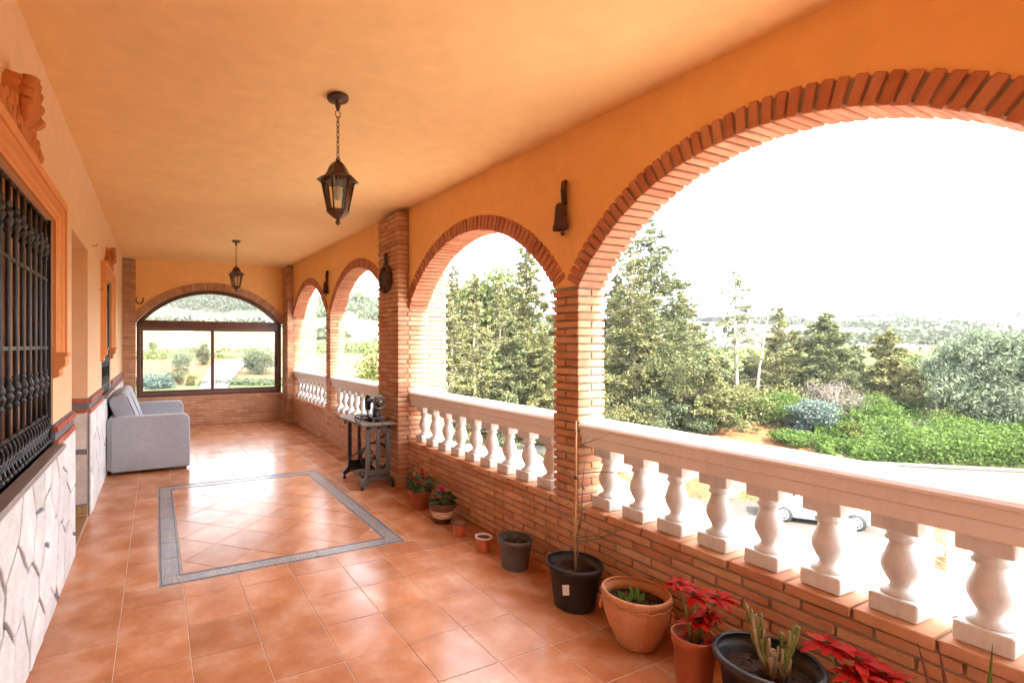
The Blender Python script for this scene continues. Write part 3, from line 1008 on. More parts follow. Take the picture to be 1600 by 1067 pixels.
# stone lining of the doorway's far jamb
root = thing("door_jamb_stone", "pale stone slabs lining the far side of the doorway", "stone cladding", (XL - .15, DR[1] - .01, 0))
for (z0, z1) in ((.115, .59), (.625, .985)):
    m = MB()
    P_ = [(XL - .29, z0), (XL - .008, z0 + .008), (XL - .006, z1 - .012), (XL - .16, z1), (XL - .29, z1 - .006)]
    m.prism(P_, lambda p: (p[0], DR[1] - .018, p[1]), lambda p: (p[0], DR[1] + .001, p[1]))
    m.build("stone", 'white_stone', root, world=True)
MB().box(XL - .295, XL - .003, DR[1] - .012, DR[1] + .002, .02, .99).build("mortar_bed", 'mortar_grey', root, world=True)
MB().box(XL - .295, XL - .004, DR[1] - .020, DR[1] - .0125, .02, .105).build("mosaic_strip", 'mosaic', root, world=True)

# brick-tile band above the dado
def band(y0, y1, label, jamb=False):
    root = thing("brick_band", label, "brick trim", (XL, (y0 + y1) / 2, .96))
    for z0 in (.962, 1.055):
        for a, b in courses(y0, y1, 0 if z0 < 1 else 1):
            brick(root, XL + .013, (a + b) / 2, z0 + .02, .034, b - a, .038, 'brick_band')
        if jamb:
            brick(root, XL - .085, y0 - .008, z0 + .02, .165, .03, .038, 'brick_band')
            brick(root, XL - .235, y0 - .008, z0 + .02, .115, .03, .038, 'brick_band')
    MB().box(XL - .01, XL + .012, y0 + .004, y1, .955, 1.105).build("mortar_bed", 'mortar_grey', root, world=True)
    if jamb: MB().box(XL - .29, XL + .004, y0 - .010, y0 + .003, .99, 1.105).build("mortar_bed", 'mortar_grey', root, world=True)
band(3.79, DR[0] - .004, "short red brick band between near window and doorway")
band(DR[1] + .004, W2[0] - .05, "red brick band above the stone between doorway and far window", True)
band(W2[1] + .05, 10.88, "red brick band past the far barred window")

# windows in the left wall: sill, shutter, iron grille, moulded surround, shell crest
def left_window(W, which, nbars, first):
    y0, y1, z0, z1 = W
    cy = (y0 + y1) / 2
    s_ = MB(); s_.bbox(XL - .08, cy, z0 - .015, .30, y1 - y0 - .004, .03, c=.004)
    tag(s_.build("window_sill", 'granite'), f"brown granite sill below the {which} barred window", "sill")
    root = thing("window_shutter", f"tan closed window set deep behind the {which} iron grille", "window", (XL - .26, cy, z0))
    MB().box(XL - .262, XL - .255, y0, y1, z0, z1).build("panel", 'blind', root, world=True)
    for k in range(3):
        yy_ = y0 + (y1 - y0) * k / 2
        MB().box(XL - .255, XL - .225, max(y0, yy_ - .04), min(y1, yy_ + .04), z0, z1).build("stile", 'blind', root, world=True)
    # grille
    root = thing("window_grille", f"black wrought iron grille of turned bars on the {which} window", "grille", (XL - .03, cy, z0))
    gx = XL - .03
    k1, k2 = z0 + .395, z1 - .19
    bar = MB()
    zb0, zb1 = z0 + .185, z1 - .02
    pr_ = [(.0115, zb0)]
    for kz in (k1, k2):
        pr_ += [(.0115, kz - .075), (.0175, kz - .066), (.0175, kz - .056), (.0125, kz - .05), (.0155, kz - .042), (.0235, kz - .022), (.0255, kz - .012), (.0185, kz - .003), (.0185, kz + .003), (.0255, kz + .012), (.0235, kz + .022), (.0155, kz + .042), (.0125, kz + .05), (.0175, kz + .056), (.0175, kz + .066), (.0115, kz + .075)]
    pr_ += [(.0115, zb1)]
    bar.lathe(pr_, 10)
    bme = bar.mesh("bar", 'iron_black')
    ys_ = []
    y = y1 - .085
    while y > y0 + .05:
        ys_.append(y); y -= .141
    for y in ys_: put("bar", bme, root, (gx, y, 0), None, True)
    for z in (z0 + .185, z0 + .60, z1 - .375, z1 - .02, z0 + .02):
        MB().box(gx - .006, gx + .006, y0 + .01, y1 - .012, z - .009, z + .009).build("crossbar", 'iron_black', root, world=True)
    MB().box(gx - .02, gx + .02, y1 - .012, y1 - .001, z0 + .002, z1 - .004).build("side_post", 'iron_black', root, world=True)
    # row of little twisted scrolls along the foot
    sc = MB()
    for s__ in (-1, 1):
        pts = []
        for k in range(15):
            a = k / 14 * math.pi * 2.2
            pts.append((s__ * .016 * math.cos(a * .5 + .6), s__ * .022 * math.sin(a), .0 + .165 * k / 14))
        sc.tube(pts, .0075, 6)
    sc.lathe([(.006, .07), (.017, .078), (.017, .09), (.006, .098)], 8)
    sc.sphere((.012, 0, .012), .017, 8, 6)
    sme = sc.mesh("scroll", 'iron_black')
    y = y1 - .05
    while y > y0 + .03:
        put("scroll", sme, root, (gx, y, z0 + .010), None, True); y -= .0705
    # surround
    root = thing("window_surround", f"orange moulded plaster surround framing the {which} window", "window frame", (XL, cy, z0))
    def mould(t, inner):   # cross-section of the moulding, t outwards from the opening, p proud of the wall
        return [(0, 0), (0, .016), (.022, .016), (.030, .026), (.052, .030), (.064, .046), (.082, .050), (.082, .060), (.132, .060), (.132, 0)]
    prof = mould(0, 0)
    zc = z0 + .57      # where the jamb mouldings end in corbels
    for s__, ye in ((1, y1), (-1, y0)):
        m = MB()
        m.prism(prof, lambda p: (XL + p[1], ye + s__ * p[0], zc), lambda p: (XL + p[1], ye + s__ * p[0], z1 + p[0]))
        m.build("jamb_moulding", 'moulding', root, world=True)
        c_ = MB()
        cp = [(0, .0), (.075, .0), (.075, -.022), (.060, -.030), (.066, -.055), (.062, -.082), (.040, -.098), (.030, -.115), (.036, -.135), (.028, -.155), (.0, -.162)]
        c_.prism(cp, lambda p: (XL + p[0], ye - s__ * .004, zc + p[1]), lambda p: (XL + p[0], ye + s__ * .136, zc + p[1]))
        c_.build("corbel", 'moulding', root, world=True)
    m = MB()
    m.prism(prof, lambda p: (XL + p[1], y0 - p[0], z1 + p[0]), lambda p: (XL + p[1], y1 + p[0], z1 + p[0]))
    m.build("head_moulding", 'moulding', root, world=True)
    # crest: shell between two scrolled leaves
    root = thing("shell_crest", f"terracotta shell ornament above the {which} window", "ornament", (XL, cy, z1 + .14))
    zt = z1 + .135
    for s__ in (-1, 1):
        m = MB()
        cp = [(.07, 0), (.16, .012), (.25, .0), (.34, 0), (.385, .006), (.40, .035), (.385, .062), (.35, .065), (.33, .05), (.29, .075), (.25, .105), (.215, .10), (.19, .135), (.15, .16), (.12, .15), (.10, .19), (.07, .2)]
        m.prism(cp, lambda p: (XL - .002, cy + s__ * p[0], zt + p[1]), lambda p: (XL + .05, cy + s__ * p[0] * .97, zt + p[1] * .95 + .004))
        for k in range(7):
            a, b = .1 + .04 * k, .03 + .02 * (k % 3)
            m.sphere((XL + .05, cy + s__ * a, zt + .05 + .10 * (1 - a / .42) * (k % 2)), .022, 8, 6, .6, 1, 1.2)
        m.sphere((XL + .045, cy + s__ * .372, zt + .036), .03, 10, 8, .7, 1, 1)
        m.build("leaf_scroll", 'crest', root, world=True)
    m = MB()
    N = 9
    for k in range(N):
        a = math.pi * (.10 + .80 * k / (N - 1))
        d = (math.cos(a), math.sin(a))
        p0 = Vector((XL + .03, cy, zt + .03)); p1 = Vector((XL + .085, cy + d[0] * .135, zt + .06 + d[1] * .215))
        m.tube([p0, p0.lerp(p1, .5) + Vector((.012, 0, 0)), p1], [.010, .022, .030], 8)
    m.prism([(-.10, 0), (.10, 0), (.14, .12), (.12, .22), (.06, .27), (-.06, .27), (-.12, .22), (-.14, .12)], lambda p: (XL - .002, cy + p[0], zt + p[1]), lambda p: (XL + .062, cy + p[0] * .9, zt + p[1] * .96))
    m.build("shell", 'crest', root, world=True)
left_window(W1, "near", 8, 0)
left_window(W2, "far", 5, 0)
# wall hooks
for (yy_, zz_) in ((5.95, 2.60), (6.55, 2.22)):
    m = MB(); m.tube([(XL - .005, yy_, zz_), (XL + .03, yy_, zz_ - .004), (XL + .042, yy_, zz_ + .012), (XL + .04, yy_, zz_ + .028)], .003, 6)
    tag(m.build("wall_hook", 'iron_dark'), "small empty iron hook, %s of two on the wall before the far window" % ("upper" if zz_ > 2.4 else "lower"), "hook")

# unseen wall added behind the camera to dim the near ceiling; wide opening
mb = MB()
mb.box(XL - .3, XR + .24, YB - .22, YB - .001, -.25, .6); mb.box(XL - .3, XR + .24, YB - .22, YB - .001, 2.35, 3.5)
mb.box(XL - .3, .5, YB - .22, YB - .001, .6, 2.35); mb.box(1.5, XR + .24, YB - .22, YB - .001, .6, 2.35)
struct(mb.build("wall_near_added", 'plaster'), "unseen orange plaster wall added at the near end to cut light")

# ================================================================== THINGS ON THE VERANDA
def blade(mb, base, d, nrm, L, W, droop=.15, fold=.25, n=4):
    """a pointed leaf: two strips folded along the midrib"""
    d = Vector(d).normalized(); nrm = Vector(nrm)
    s_ = d.cross(nrm)
    if s_.length < 1e-4: s_ = d.cross(Vector((1, 0, 0)))
    s_.normalize(); nn = s_.cross(d).normalized()
    vs = []
    for i in range(n + 1):
        t = i / n
        wd = W * .5 * (math.sin(math.pi * min(1, t * .96 + .04)) ** .8) * (1 if t < .5 else 1 - .25 * (t - .5))
        if i == n: wd = .0005
        c_ = Vector(base) + d * L * t - nn * (droop * L * t * t)
        vs += [c_ + s_ * wd + nn * wd * fold, c_, c_ - s_ * wd + nn * wd * fold]
    fs = []
    for i in range(n):
        a = 3 * i
        fs += [(a, a + 1, a + 4, a + 3), (a + 1, a + 2, a + 5, a + 4)]
    mb.add(vs, fs, True)
def rand_dir(zmin=-.2, zmax=1.0):
    a = rng.uniform(0, 2 * math.pi); z = rng.uniform(zmin, zmax); r = math.sqrt(max(0, 1 - z * z))
    return Vector((r * math.cos(a), r * math.sin(a), z))

# ---------------------------------------------------------------- lanterns
def hexring(r, z, n=6, a0=math.pi / 6):
    return [(r * math.cos(a0 + 2 * math.pi * k / n), r * math.sin(a0 + 2 * math.pi * k / n), z) for k in range(n)]
def loft(mb, rings, cap0=True, cap1=True, smooth=False):
    n = len(rings[0]); vs = [p for r_ in rings for p in r_]; fs = []
    for i in range(len(rings) - 1):
        for k in range(n): fs.append((i * n + k, i * n + (k + 1) % n, (i + 1) * n + (k + 1) % n, (i + 1) * n + k))
    if cap0: fs.append(tuple(reversed(range(n))))
    if cap1: fs.append(tuple((len(rings) - 1) * n + k for k in range(n)))
    mb.add(vs, fs, smooth)
def lantern(loc, label, rz):
    root = thing("hanging_lantern", label, "lantern", loc, rz, "hexagonal hanging lanterns")
    z = -.404
    m = MB(); m.lathe([(.066, -.001), (.068, -.010), (.064, -.022), (.045, -.026), (.020, -.030), (.018, -.05), (.012, -.075), (.006, -.088)], 20)
    m.build("ceiling_rose", 'iron_brown', root)
    zz = -.085
    k = 0
    while zz > z + .012:
        big = k == 0 or zz < z + .055
        rr, hh = (.020, .022) if big else (.0085, .019)
        m = MB()
        pts = []
        for i in range(12):
            a = 2 * math.pi * i / 12
            p = (rr * math.cos(a), 0, hh * math.sin(a)) if (k % 2 == 0) else (0, rr * math.cos(a), hh * math.sin(a))
            pts.append((p[0], p[1], p[2] + zz - hh))
        m.tube(pts, .0026, 6, closed=True)
        m.build("chain_link", 'iron_brown', root)
        zz -= 2 * hh - .007; k += 1
    m = MB()
    m.lathe([(.008, z + .02), (.012, z + .006), (.02, z)], 12)
    loft(m, [hexring(.024, z + .001), hexring(.040, z - .012), hexring(.056, z - .034), hexring(.066, z - .060), hexring(.078, z - .080), hexring(.102, z - .094), hexring(.130, z - .113), hexring(.131, z - .119), hexring(.104, z - .116)])
    m.build("roof", 'iron_brown', root)
    zt, zb = z - .118, z - .305
    top = hexring(.101, zt); bot = hexring(.064, zb)
    for i in range(6):
        m = MB(); m.tube([top[i], bot[i]], [.0065, .0055], 6); m.build("bar", 'iron_brown', root)
        j = (i + 1) % 6
        m = MB()
        q = [Vector(top[i]) * .985, Vector(top[j]) * .985, Vector(bot[j]) * .985, Vector(bot[i]) * .985]
        for v in q[:2]: v.z = zt
        for v in q[2:]: v.z = zb
        m.add(q, [(0, 1, 2, 3)])
        pane = m.build("pane", 'lantern_glass', root)
        m = MB()
        for t in (.3, .5, .7):          # little scallops under the roof rim
            p = Vector(top[i]).lerp(Vector(top[j]), t) * .99; m.sphere((p.x, p.y, zt - .006), .009, 8, 5)
        m.build("scallop", 'iron_brown', pane)
    m = MB()
    loft(m, [hexring(.070, zb + .006), hexring(.072, zb - .004), hexring(.055, zb - .020), hexring(.036, zb - .034), hexring(.018, zb - .046)])
    m.lathe([(.012, zb - .044), (.008, zb - .054), (.015, zb - .064), (.016, zb - .072), (.009, zb - .082), (.001, zb - .086)], 12)
    m.build("base", 'iron_brown', root)
    m = MB(); m.lathe([(.012, zt + .01), (.013, zt - .03), (.026, zt - .06), (.030, zt - .085), (.022, zt - .11), (.002, zt - .122)], 14)
    m.build("bulb", 'bulb', root)
    m = MB(); m.lathe([(.017, zt + .012), (.017, zt - .034)], 12); m.build("socket", 'iron_dark', root)
    return root
p = onZ(528, 152, 3.134); p.z = ceil_z(p.x, p.y) - .001
lantern(p, "bronze hexagonal lantern hanging from a chain in the foreground", .35)
p = onZ(369, 377, 3.215); p.z = ceil_z(p.x, p.y) - .001
lantern(p, "bronze hexagonal lantern hanging farther back before the arched window", .1)

# ---------------------------------------------------------------- cowbells, pan, sickle, horseshoe
def cowbell(y, ztop, zmid, zbot, label, k=1.0):
    root = thing("cowbell", label, "cowbell", (XR, y, zbot), group="old cowbells hung on the arcade wall")
    xw = XR + .012
    m = MB()
    m.tube([(xw - .02, y + .01, ztop), (xw - .03, y + .012, (ztop + zmid) / 2 + .02), (xw - .035, y - .004, zmid)], [.021, .019, .020], 8)
    m.tube([(xw - .035, y - .012, ztop - .004), (xw - .05, y - .020, (ztop + zmid) / 2), (xw - .04, y - .012, zmid + .01)], [.012, .014, .012], 8)
    m.sphere((xw - .055, y - .022, (ztop + zmid) / 2 + .005), .016, 8, 6)
    m.build("strap", 'rust', root, world=True)
    m = MB()
    def oval(rx, ry, z): return [(xw - .052 + rx * math.cos(2 * math.pi * i / 20), y + .012 + ry * math.sin(2 * math.pi * i / 20), z) for i in range(20)]
    h = zmid - zbot
    loft(m, [oval(.022, .030, zmid + .006), oval(.030, .040, zmid - .004), oval(.035, .047, zmid - .35 * h), oval(.040, .054, zmid - .75 * h), oval(.045, .062, zmid - .82 * h), oval(.046, .063, zbot), oval(.042, .058, zbot), oval(.036, .05, zbot + .05)], True, True, True)
    m.build("bell_body", 'rust', root, world=True)
    m = MB(); m.tube([(xw - .052, y - .004, zbot + .04), (xw - .052, y - .006, zbot - .02)], .008, 8); m.sphere((xw - .052, y - .006, zbot - .033), .014, 8, 6)
    m.build("clapper", 'rust', root, world=True)
    m = MB(); m.tube([(xw + .01, y + .006, ztop + .012), (xw - .03, y + .006, ztop + .006)], .004, 6); m.build("nail", 'iron_dark', root, world=True)
cowbell(2.668, 2.735, 2.575, 2.400, "rusty cowbell on a dark strap, on plaster nearest the camera")
cowbell(8.10, 2.83, 2.64, 2.452, "rusty cowbell hanging farther back above the far slim pier")

root = thing("iron_pan", "round dark embossed iron pan hung on the big brick pier", "pan", (2.42, 5.42, 2.22))
ax = Matrix.Rotation(R(-90), 3, 'Y')
m = MB(); m.lathe([(.001, .030), (.05, .032), (.062, .026), (.10, .028), (.112, .020), (.150, .024), (.162, .030), (.170, .022), (.170, .004), (.165, .0)], 36, (2.424, 5.42, 2.375), axis=ax)
for k in range(18):
    a = 2 * math.pi * k / 18; m.sphere((2.399, 5.42 + .130 * math.cos(a), 2.375 + .130 * math.sin(a)), .011, 8, 6)
for k in range(8):
    a = 2 * math.pi * k / 8; m.sphere((2.396, 5.42 + .082 * math.cos(a), 2.375 + .082 * math.sin(a)), .012, 8, 6)
m.build("disc", 'rust', root, world=True)
m = MB(); m.bbox(2.41, 5.42, 2.585, .018, .062, .13, c=.006); m.lathe([(.028, -.01), (.028, .01)], 16, (2.41, 5.42, 2.652), axis=ax)
m.build("handle", 'rust', root, world=True)

root = thing("sickle", "dark curved sickle hanging in the far right corner", "sickle", (2.56, 10.48, 2.15))
m = MB(); m.tube([(2.60, 10.475, 2.14), (2.60, 10.47, 2.30), (2.595, 10.465, 2.45), (2.60, 10.47, 2.62), (2.605, 10.47, 2.76)], [.004, .016, .022, .020, .012], 8)
m.build("blade", 'rust', root, world=True)
m = MB(); m.tube([(2.585, 10.47, 2.75), (2.60, 10.465, 2.80), (2.64, 10.46, 2.84), (2.675, 10.46, 2.835), (2.69, 10.46, 2.79)], [.02, .026, .028, .022, .010], 8)
m.build("handle", 'rust', root, world=True)

root = thing("horseshoe", "small rusty horseshoe nailed up left of the arched window", "horseshoe", (-.28, YE, 2.40))
m = MB()
pts = []
for k in range(15):
    a = R(150) + R(240) * k / 14
    pts.append((-.29 + .062 * math.cos(a), YE + .004, 2.475 + .078 * math.sin(a)))
m.tube(pts, [.009] + [.014] * 13 + [.009], 6)
m.build("shoe", 'rust', root, world=True)

# ---------------------------------------------------------------- sofa
def rounded(x0, x1, z0, z1, rt, rb=.02, n=6):
    P_ = []
    for cx_, cz_, r_, a0 in ((x1 - rb, z0 + rb, rb, -90), (x1 - rt, z1 - rt, rt, 0), (x0 + rt, z1 - rt, rt, 90), (x0 + rb, z0 + rb, rb, 180)):
        for k in range(n + 1):
            a = R(a0 + 90 * k / n); P_.append((cx_ + r_ * math.cos(a), cz_ + r_ * math.sin(a)))
    return P_
def puffy(profile, y0, y1, e=.025, steps=4):
    """extrude a profile along Y with soft rounded ends"""
    n = len(profile)
    cx_ = sum(p[0] for p in profile) / n; cz_ = sum(p[1] for p in profile) / n
    half = max(max(abs(p[0] - cx_) for p in profile), .05)
    rings = []
    for s_ in (0, 1):
        rng_ = range(steps + 1)
        for k in rng_:
            a = (math.pi / 2) * k / steps
            ins = e * (1 - math.sin(a)) if s_ == 0 else e * (1 - math.cos(a))
            y = y0 + e * (1 - math.cos(a)) if s_ == 0 else y1 - e * (1 - math.sin(a))
            ring = []
            for p in profile:
                dx, dz = p[0] - cx_, p[1] - cz_
                L = math.hypot(dx, dz)
                f = max(0, (L - ins) / L) if L > 1e-6 else 1
                ring.append((cx_ + dx * f, y, cz_ + dz * f))
            rings.append(ring)
    m = MB(); loft(m, rings, True, True, True)
    return m
sofa = thing("sofa", "grey fabric two-seater sofa against the left wall", "sofa", (-.05, 8.05, 0))
SY0, SY1 = 7.125, 8.98
puffy(rounded(-.505, .395, .035, .715, .085, .025), SY0, SY0 + .16, .022).build("armrest", 'fabric', sofa, world=True)
puffy(rounded(-.505, .395, .035, .715, .085, .025), SY1 - .16, SY1, .022).build("armrest", 'fabric', sofa, world=True)
puffy(rounded(-.545, -.40, .05, .70, .05, .02), SY0 + .02, SY1 - .02, .02).build("back_frame", 'fabric', sofa, world=True)
puffy(rounded(-.42, .375, .06, .27, .03, .02), SY0 + .165, SY1 - .165, .015).build("base", 'fabric', sofa, world=True)
my = (SY0 + SY1) / 2
for a, b in ((SY0 + .168, my - .004), (my + .004, SY1 - .168)):
    puffy(rounded(-.33, .385, .275, .44, .05, .04), a, b, .04).build("seat_cushion", 'fabric', sofa, world=True)
    # leaning back cushion
    ang = R(20)
    P_ = []
    for (x, z) in rounded(0, .215, 0, .53, .06, .05):
        P_.append((-.375 + x * math.cos(ang) - z * math.sin(ang), .435 + x * math.sin(ang) + z * math.cos(ang)))
    cu = puffy(P_, a, b, .03).build("back_cushion", 'fabric', sofa, world=True)
    m = MB()
    q = [(-.375 + x * math.cos(ang) - z * math.sin(ang), .435 + x * math.sin(ang) + z * math.cos(ang)) for x, z in ((.212, .03), (.217, .25), (.212, .46), (.185, .512))]
    m.tube([(x, a + .012, z) for x, z in q], .006, 6)
    m.build("piping", 'piping', cu, world=True)
for x in (-.43, .33):
    for y in (SY0 + .06, SY1 - .06):
        MB().bbox(x, y, .019, .05, .05, .036, c=.004).build("foot", 'black_plastic', sofa, world=True)

# ---------------------------------------------------------------- treadle sewing machine
tab = thing("sewing_table", "old treadle table with grey iron legs and wooden top", "table", (2.2, 5.5, 0))
def side_frame(y, mat):
    r_ = MB()
    x0, x1 = 2.085, 2.365
    T = .016
    def bar(ax_, az_, bx_, bz_, w_=.034):
        d = Vector((bx_ - ax_, 0, bz_ - az_)); L = d.length; d.normalize()
        n_ = Vector((d.z, 0, -d.x)) * w_ / 2
        a = Vector((ax_, y, az_)); b = Vector((bx_, y, bz_))
        o = Vector((0, T, 0))
        vs = [a + n_ - o, b + n_ - o, b - n_ - o, a - n_ - o, a + n_ + o, b + n_ + o, b - n_ + o, a - n_ + o]
        r_.add(vs, [(0, 1, 2, 3), (4, 7, 6, 5), (0, 4, 5, 1), (1, 5, 6, 2), (2, 6, 7, 3), (3, 7, 4, 0)])
    xm = (x0 + x1) / 2
    for x in (x0 + .018, xm, x1 - .018): bar(x, .205, x, .695, .040 if x != xm else .036)
    bar(x0, .690, x1, .690, .045)
    # foot plate: flared base with slots
    poly = [(x0 - .060, .045), (x0 - .066, .075), (x0 - .045, .10), (x0 - .005, .145), (x0, .215), (x1, .215), (x1 + .005, .145), (x1 + .045, .10), (x1 + .066, .075), (x1 + .060, .045), (x1 + .02, .055), (x1 - .03, .085), (xm, .092), (x0 + .03, .085), (x0 - .02, .055)]
    r_.prism(poly, lambda p: (p[0], y - T * .9, p[1]), lambda p: (p[0], y + T * .9, p[1]))
    o = r_.build("side_frame", mat, tab, world=True)
    s_ = MB()
    for (a, b) in ((x0 + .015, xm - .02), (xm + .02, x1 - .015)):
        s_.box(a, b, y - T * .9 - .0015, y - T * .9 + .001, .140, .158)
    s_.build("slot", 'iron_dark', o, world=True)
    for x in (x0 - .045, x1 + .045):
        w_ = MB(); w_.lathe([(.012, .05), (.010, .030), (.021, .026), (.021, .006), (.016, .001)], 10, (x, y, 0)); w_.build("caster", 'iron_dark', o, world=True)
side_frame(5.215, 'iron_grey')
side_frame(5.795, 'iron_dark')
MB().bbox(2.215, 5.43, .7245, .42, .56, .026, c=.005).build("table_top", 'wood_old', tab, world=True)
MB().bbox(2.12, 5.86, .7225, .24, .27, .022, c=.005).build("side_leaf", 'wood_old', tab, world=True)
m = MB(); m.bbox(2.02, 5.715, .695, .03, .028, .05, c=.003); m.build("hinge_bracket", 'brass_old', tab, world=True)
m = MB()
axY = Matrix.Rotation(R(90), 3, 'X')
pts = [(2.225 + .165 * math.cos(2 * math.pi * k / 32), 5.30, .335 + .165 * math.sin(2 * math.pi * k / 32)) for k in range(32)]
m.tube(pts, .012, 8, closed=True)
for k in range(6):
    a = 2 * math.pi * k / 6; m.tube([(2.225, 5.30, .335), (2.225 + .16 * math.cos(a), 5.30, .335 + .16 * math.sin(a))], .006, 6)
m.lathe([(.022, -.03), (.022, .03)], 12, (2.225, 5.30, .335), axis=axY)
m.build("flywheel", 'iron_dark', tab, world=True)
m = MB()
for k in range(7): m.bbox(2.13 + .03 * k, 5.50, .105, .012, .26, .012, Matrix.Rotation(R(8), 3, 'X'), c=.002)
m.bbox(2.22, 5.37, .122, .22, .02, .016, c=.003); m.bbox(2.22, 5.63, .088, .22, .02, .016, c=.003)
m.tube([(2.11, 5.20, .10), (2.11, 5.80, .10)], .010, 8)
m.build("treadle", 'iron_dark', tab, world=True)
m = MB(); m.tube([(2.09, 5.225, .60), (2.34, 5.79, .24)], .009, 6); m.tube([(2.34, 5.225, .60), (2.09, 5.79, .24)], .009, 6); m.tube([(2.15, 5.30, .13), (2.19, 5.31, .33)], .006, 6)
m.build("cross_brace", 'iron_dark', tab, world=True)
m = MB(); m.tube([(2.05, 5.31, .70), (2.07, 5.30, .35)], .004, 6); m.tube([(2.39, 5.30, .335), (2.30, 5.31, .71)], .004, 6); m.build("drive_belt", 'wood_old', tab, world=True)

mc = thing("sewing_machine", "old black sewing machine head with spoked handwheel on the treadle table", "sewing machine", (2.25, 5.45, .74))
B = .7385
m = MB(); m.bbox(2.25, 5.42, B + .043, .165, .40, .022, c=.006); m.build("bed", 'iron_dark', mc, world=True)
m = MB()
for (x, y) in ((2.19, 5.26), (2.31, 5.26), (2.19, 5.58), (2.31, 5.58)): m.bbox(x, y, B + .016, .02, .02, .034, c=.002)
m.tube([(2.25, 5.28, B + .02), (2.25, 5.6, B + .02)], .012, 8)
m.build("bed_support", 'brass_old', mc, world=True)
m = MB()
el = lambda rx, ry, z, cy_: [(2.25 + rx * math.cos(2 * math.pi * i / 16), cy_ + ry * math.sin(2 * math.pi * i / 16), z) for i in range(16)]
loft(m, [el(.052, .058, B + .054, 5.315), el(.044, .048, B + .075, 5.315), el(.034, .038, B + .12, 5.315), el(.033, .038, B + .19, 5.32), el(.035, .042, B + .235, 5.33), el(.02, .025, B + .262, 5.335)], True, True, True)
m.tube([(2.25, 5.29, B + .222), (2.25, 5.42, B + .226), (2.25, 5.52, B + .215), (2.25, 5.565, B + .205)], [.034, .030, .030, .034], 14)
m.build("arm", 'iron_black', mc, world=True)
m = MB(); m.lathe([(.030, .10), (.036, .13), (.038, .20), (.036, .250), (.022, .262), (.020, .275), (.006, .28)], 14, (2.25, 5.57, B))
m.tube([(2.25, 5.57, B + .055), (2.25, 5.57, B + .11)], .007, 8)
m.build("needle_head", 'iron_black', mc, world=True)
m = MB()
pts = [(2.25 + .070 * math.cos(2 * math.pi * k / 28), 5.235, B + .222 + .070 * math.sin(2 * math.pi * k / 28)) for k in range(28)]
m.tube(pts, .011, 8, closed=True)
for k in range(8):
    a = 2 * math.pi * k / 8 + .2; m.tube([(2.25, 5.235, B + .222), (2.25 + .068 * math.cos(a), 5.235, B + .222 + .068 * math.sin(a))], .0055, 6)
m.build("handwheel", 'brass_old', mc, world=True)
m = MB(); m.lathe([(.022, -.028), (.026, -.01), (.026, .04)], 14, (2.25, 5.235, B + .222), axis=axY); m.build("wheel_hub", 'brass_old', mc, world=True)
m = MB()
pts = [(2.03, 5.30 + 0, B + .035 + 0)]
ring = [(2.035 + .040 * math.cos(2 * math.pi * k / 20), 5.32, B + .047 + .040 * math.sin(2 * math.pi * k / 20)) for k in range(20)]
m.tube(ring, .009, 8, closed=True); m.lathe([(.018, -.03), (.018, .03)], 12, (2.035, 5.32, B + .047), axis=axY)
m.tube([(2.035, 5.34, B + .047), (2.12, 5.40, B + .06), (2.19, 5.42, B + .05)], .007, 8)
m.tube([(2.035, 5.30, B + .01), (1.995, 5.30, B + .0), (1.99, 5.30, B - .06)], .006, 8)
m.build("bobbin_winder", 'brass_old', mc, world=True)

# ---------------------------------------------------------------- flowerpots
def pot(root, prof, mat, n=32, wall=.006, soil_z=None, name="pot"):
    """open pot from an outer profile (r,z) bottom to top"""
    inner = [(max(.004, r - wall), z + (wall if k == 0 else 0)) for k, (r, z) in enumerate(prof)]
    full = prof + list(reversed(inner))
    m = MB(); m.lathe(full, n, caps=False)
    nb = len(m.v)
    m.f.append(tuple(range(n))); m.sm.append(False)
    m.f.append(tuple(range((len(full) - 1) * n, len(full) * n))); m.sm.append(False)
    o = m.build(name, mat, root)
    if soil_z is not None:
        rs = None
        for (r0, z0), (r1, z1) in zip(prof[:-1], prof[1:]):
            if z0 <= soil_z <= z1 and z1 > z0: rs = r0 + (r1 - r0) * (soil_z - z0) / (z1 - z0) - wall
        s_ = MB(); vs = []; fs = []
        K = 7; N = 26
        for i in range(K + 1):
            for k in range(N):
                a = 2 * math.pi * k / N; r_ = rs * i / K
                vs.append((r_ * math.cos(a), r_ * math.sin(a), soil_z + (rng.uniform(-.006, .008) if 0 < i < K else 0)))
        for i in range(K):
            for k in range(N): fs.append((i * N + k, i * N + (k + 1) % N, (i + 1) * N + (k + 1) % N, (i + 1) * N + k))
        s_.add(vs, fs, True); s_.build("soil", 'soil', root)
        g = MB()
        for _ in range(int(60 * rs / .1)):
            a = rng.uniform(0, 6.28); r_ = rs * math.sqrt(rng.random()) * .93
            sz = rng.uniform(.003, .008)
            g.bbox(r_ * math.cos(a), r_ * math.sin(a), soil_z + .005, sz, sz * 1.4, sz * .8, Euler((rng.uniform(0, 3), rng.uniform(0, 3), rng.uniform(0, 3))).to_matrix(), c=.001)
        stuff(g.build("bark_chips", 'stem_tan' if rng.random() < .35 else 'soil', root))
    return o
def potted(label, x, y, cat="potted plant"):
    return thing("potted_plant", label, cat, (x, y, 0), rng.uniform(0, 6), "flowerpots along the parapet")

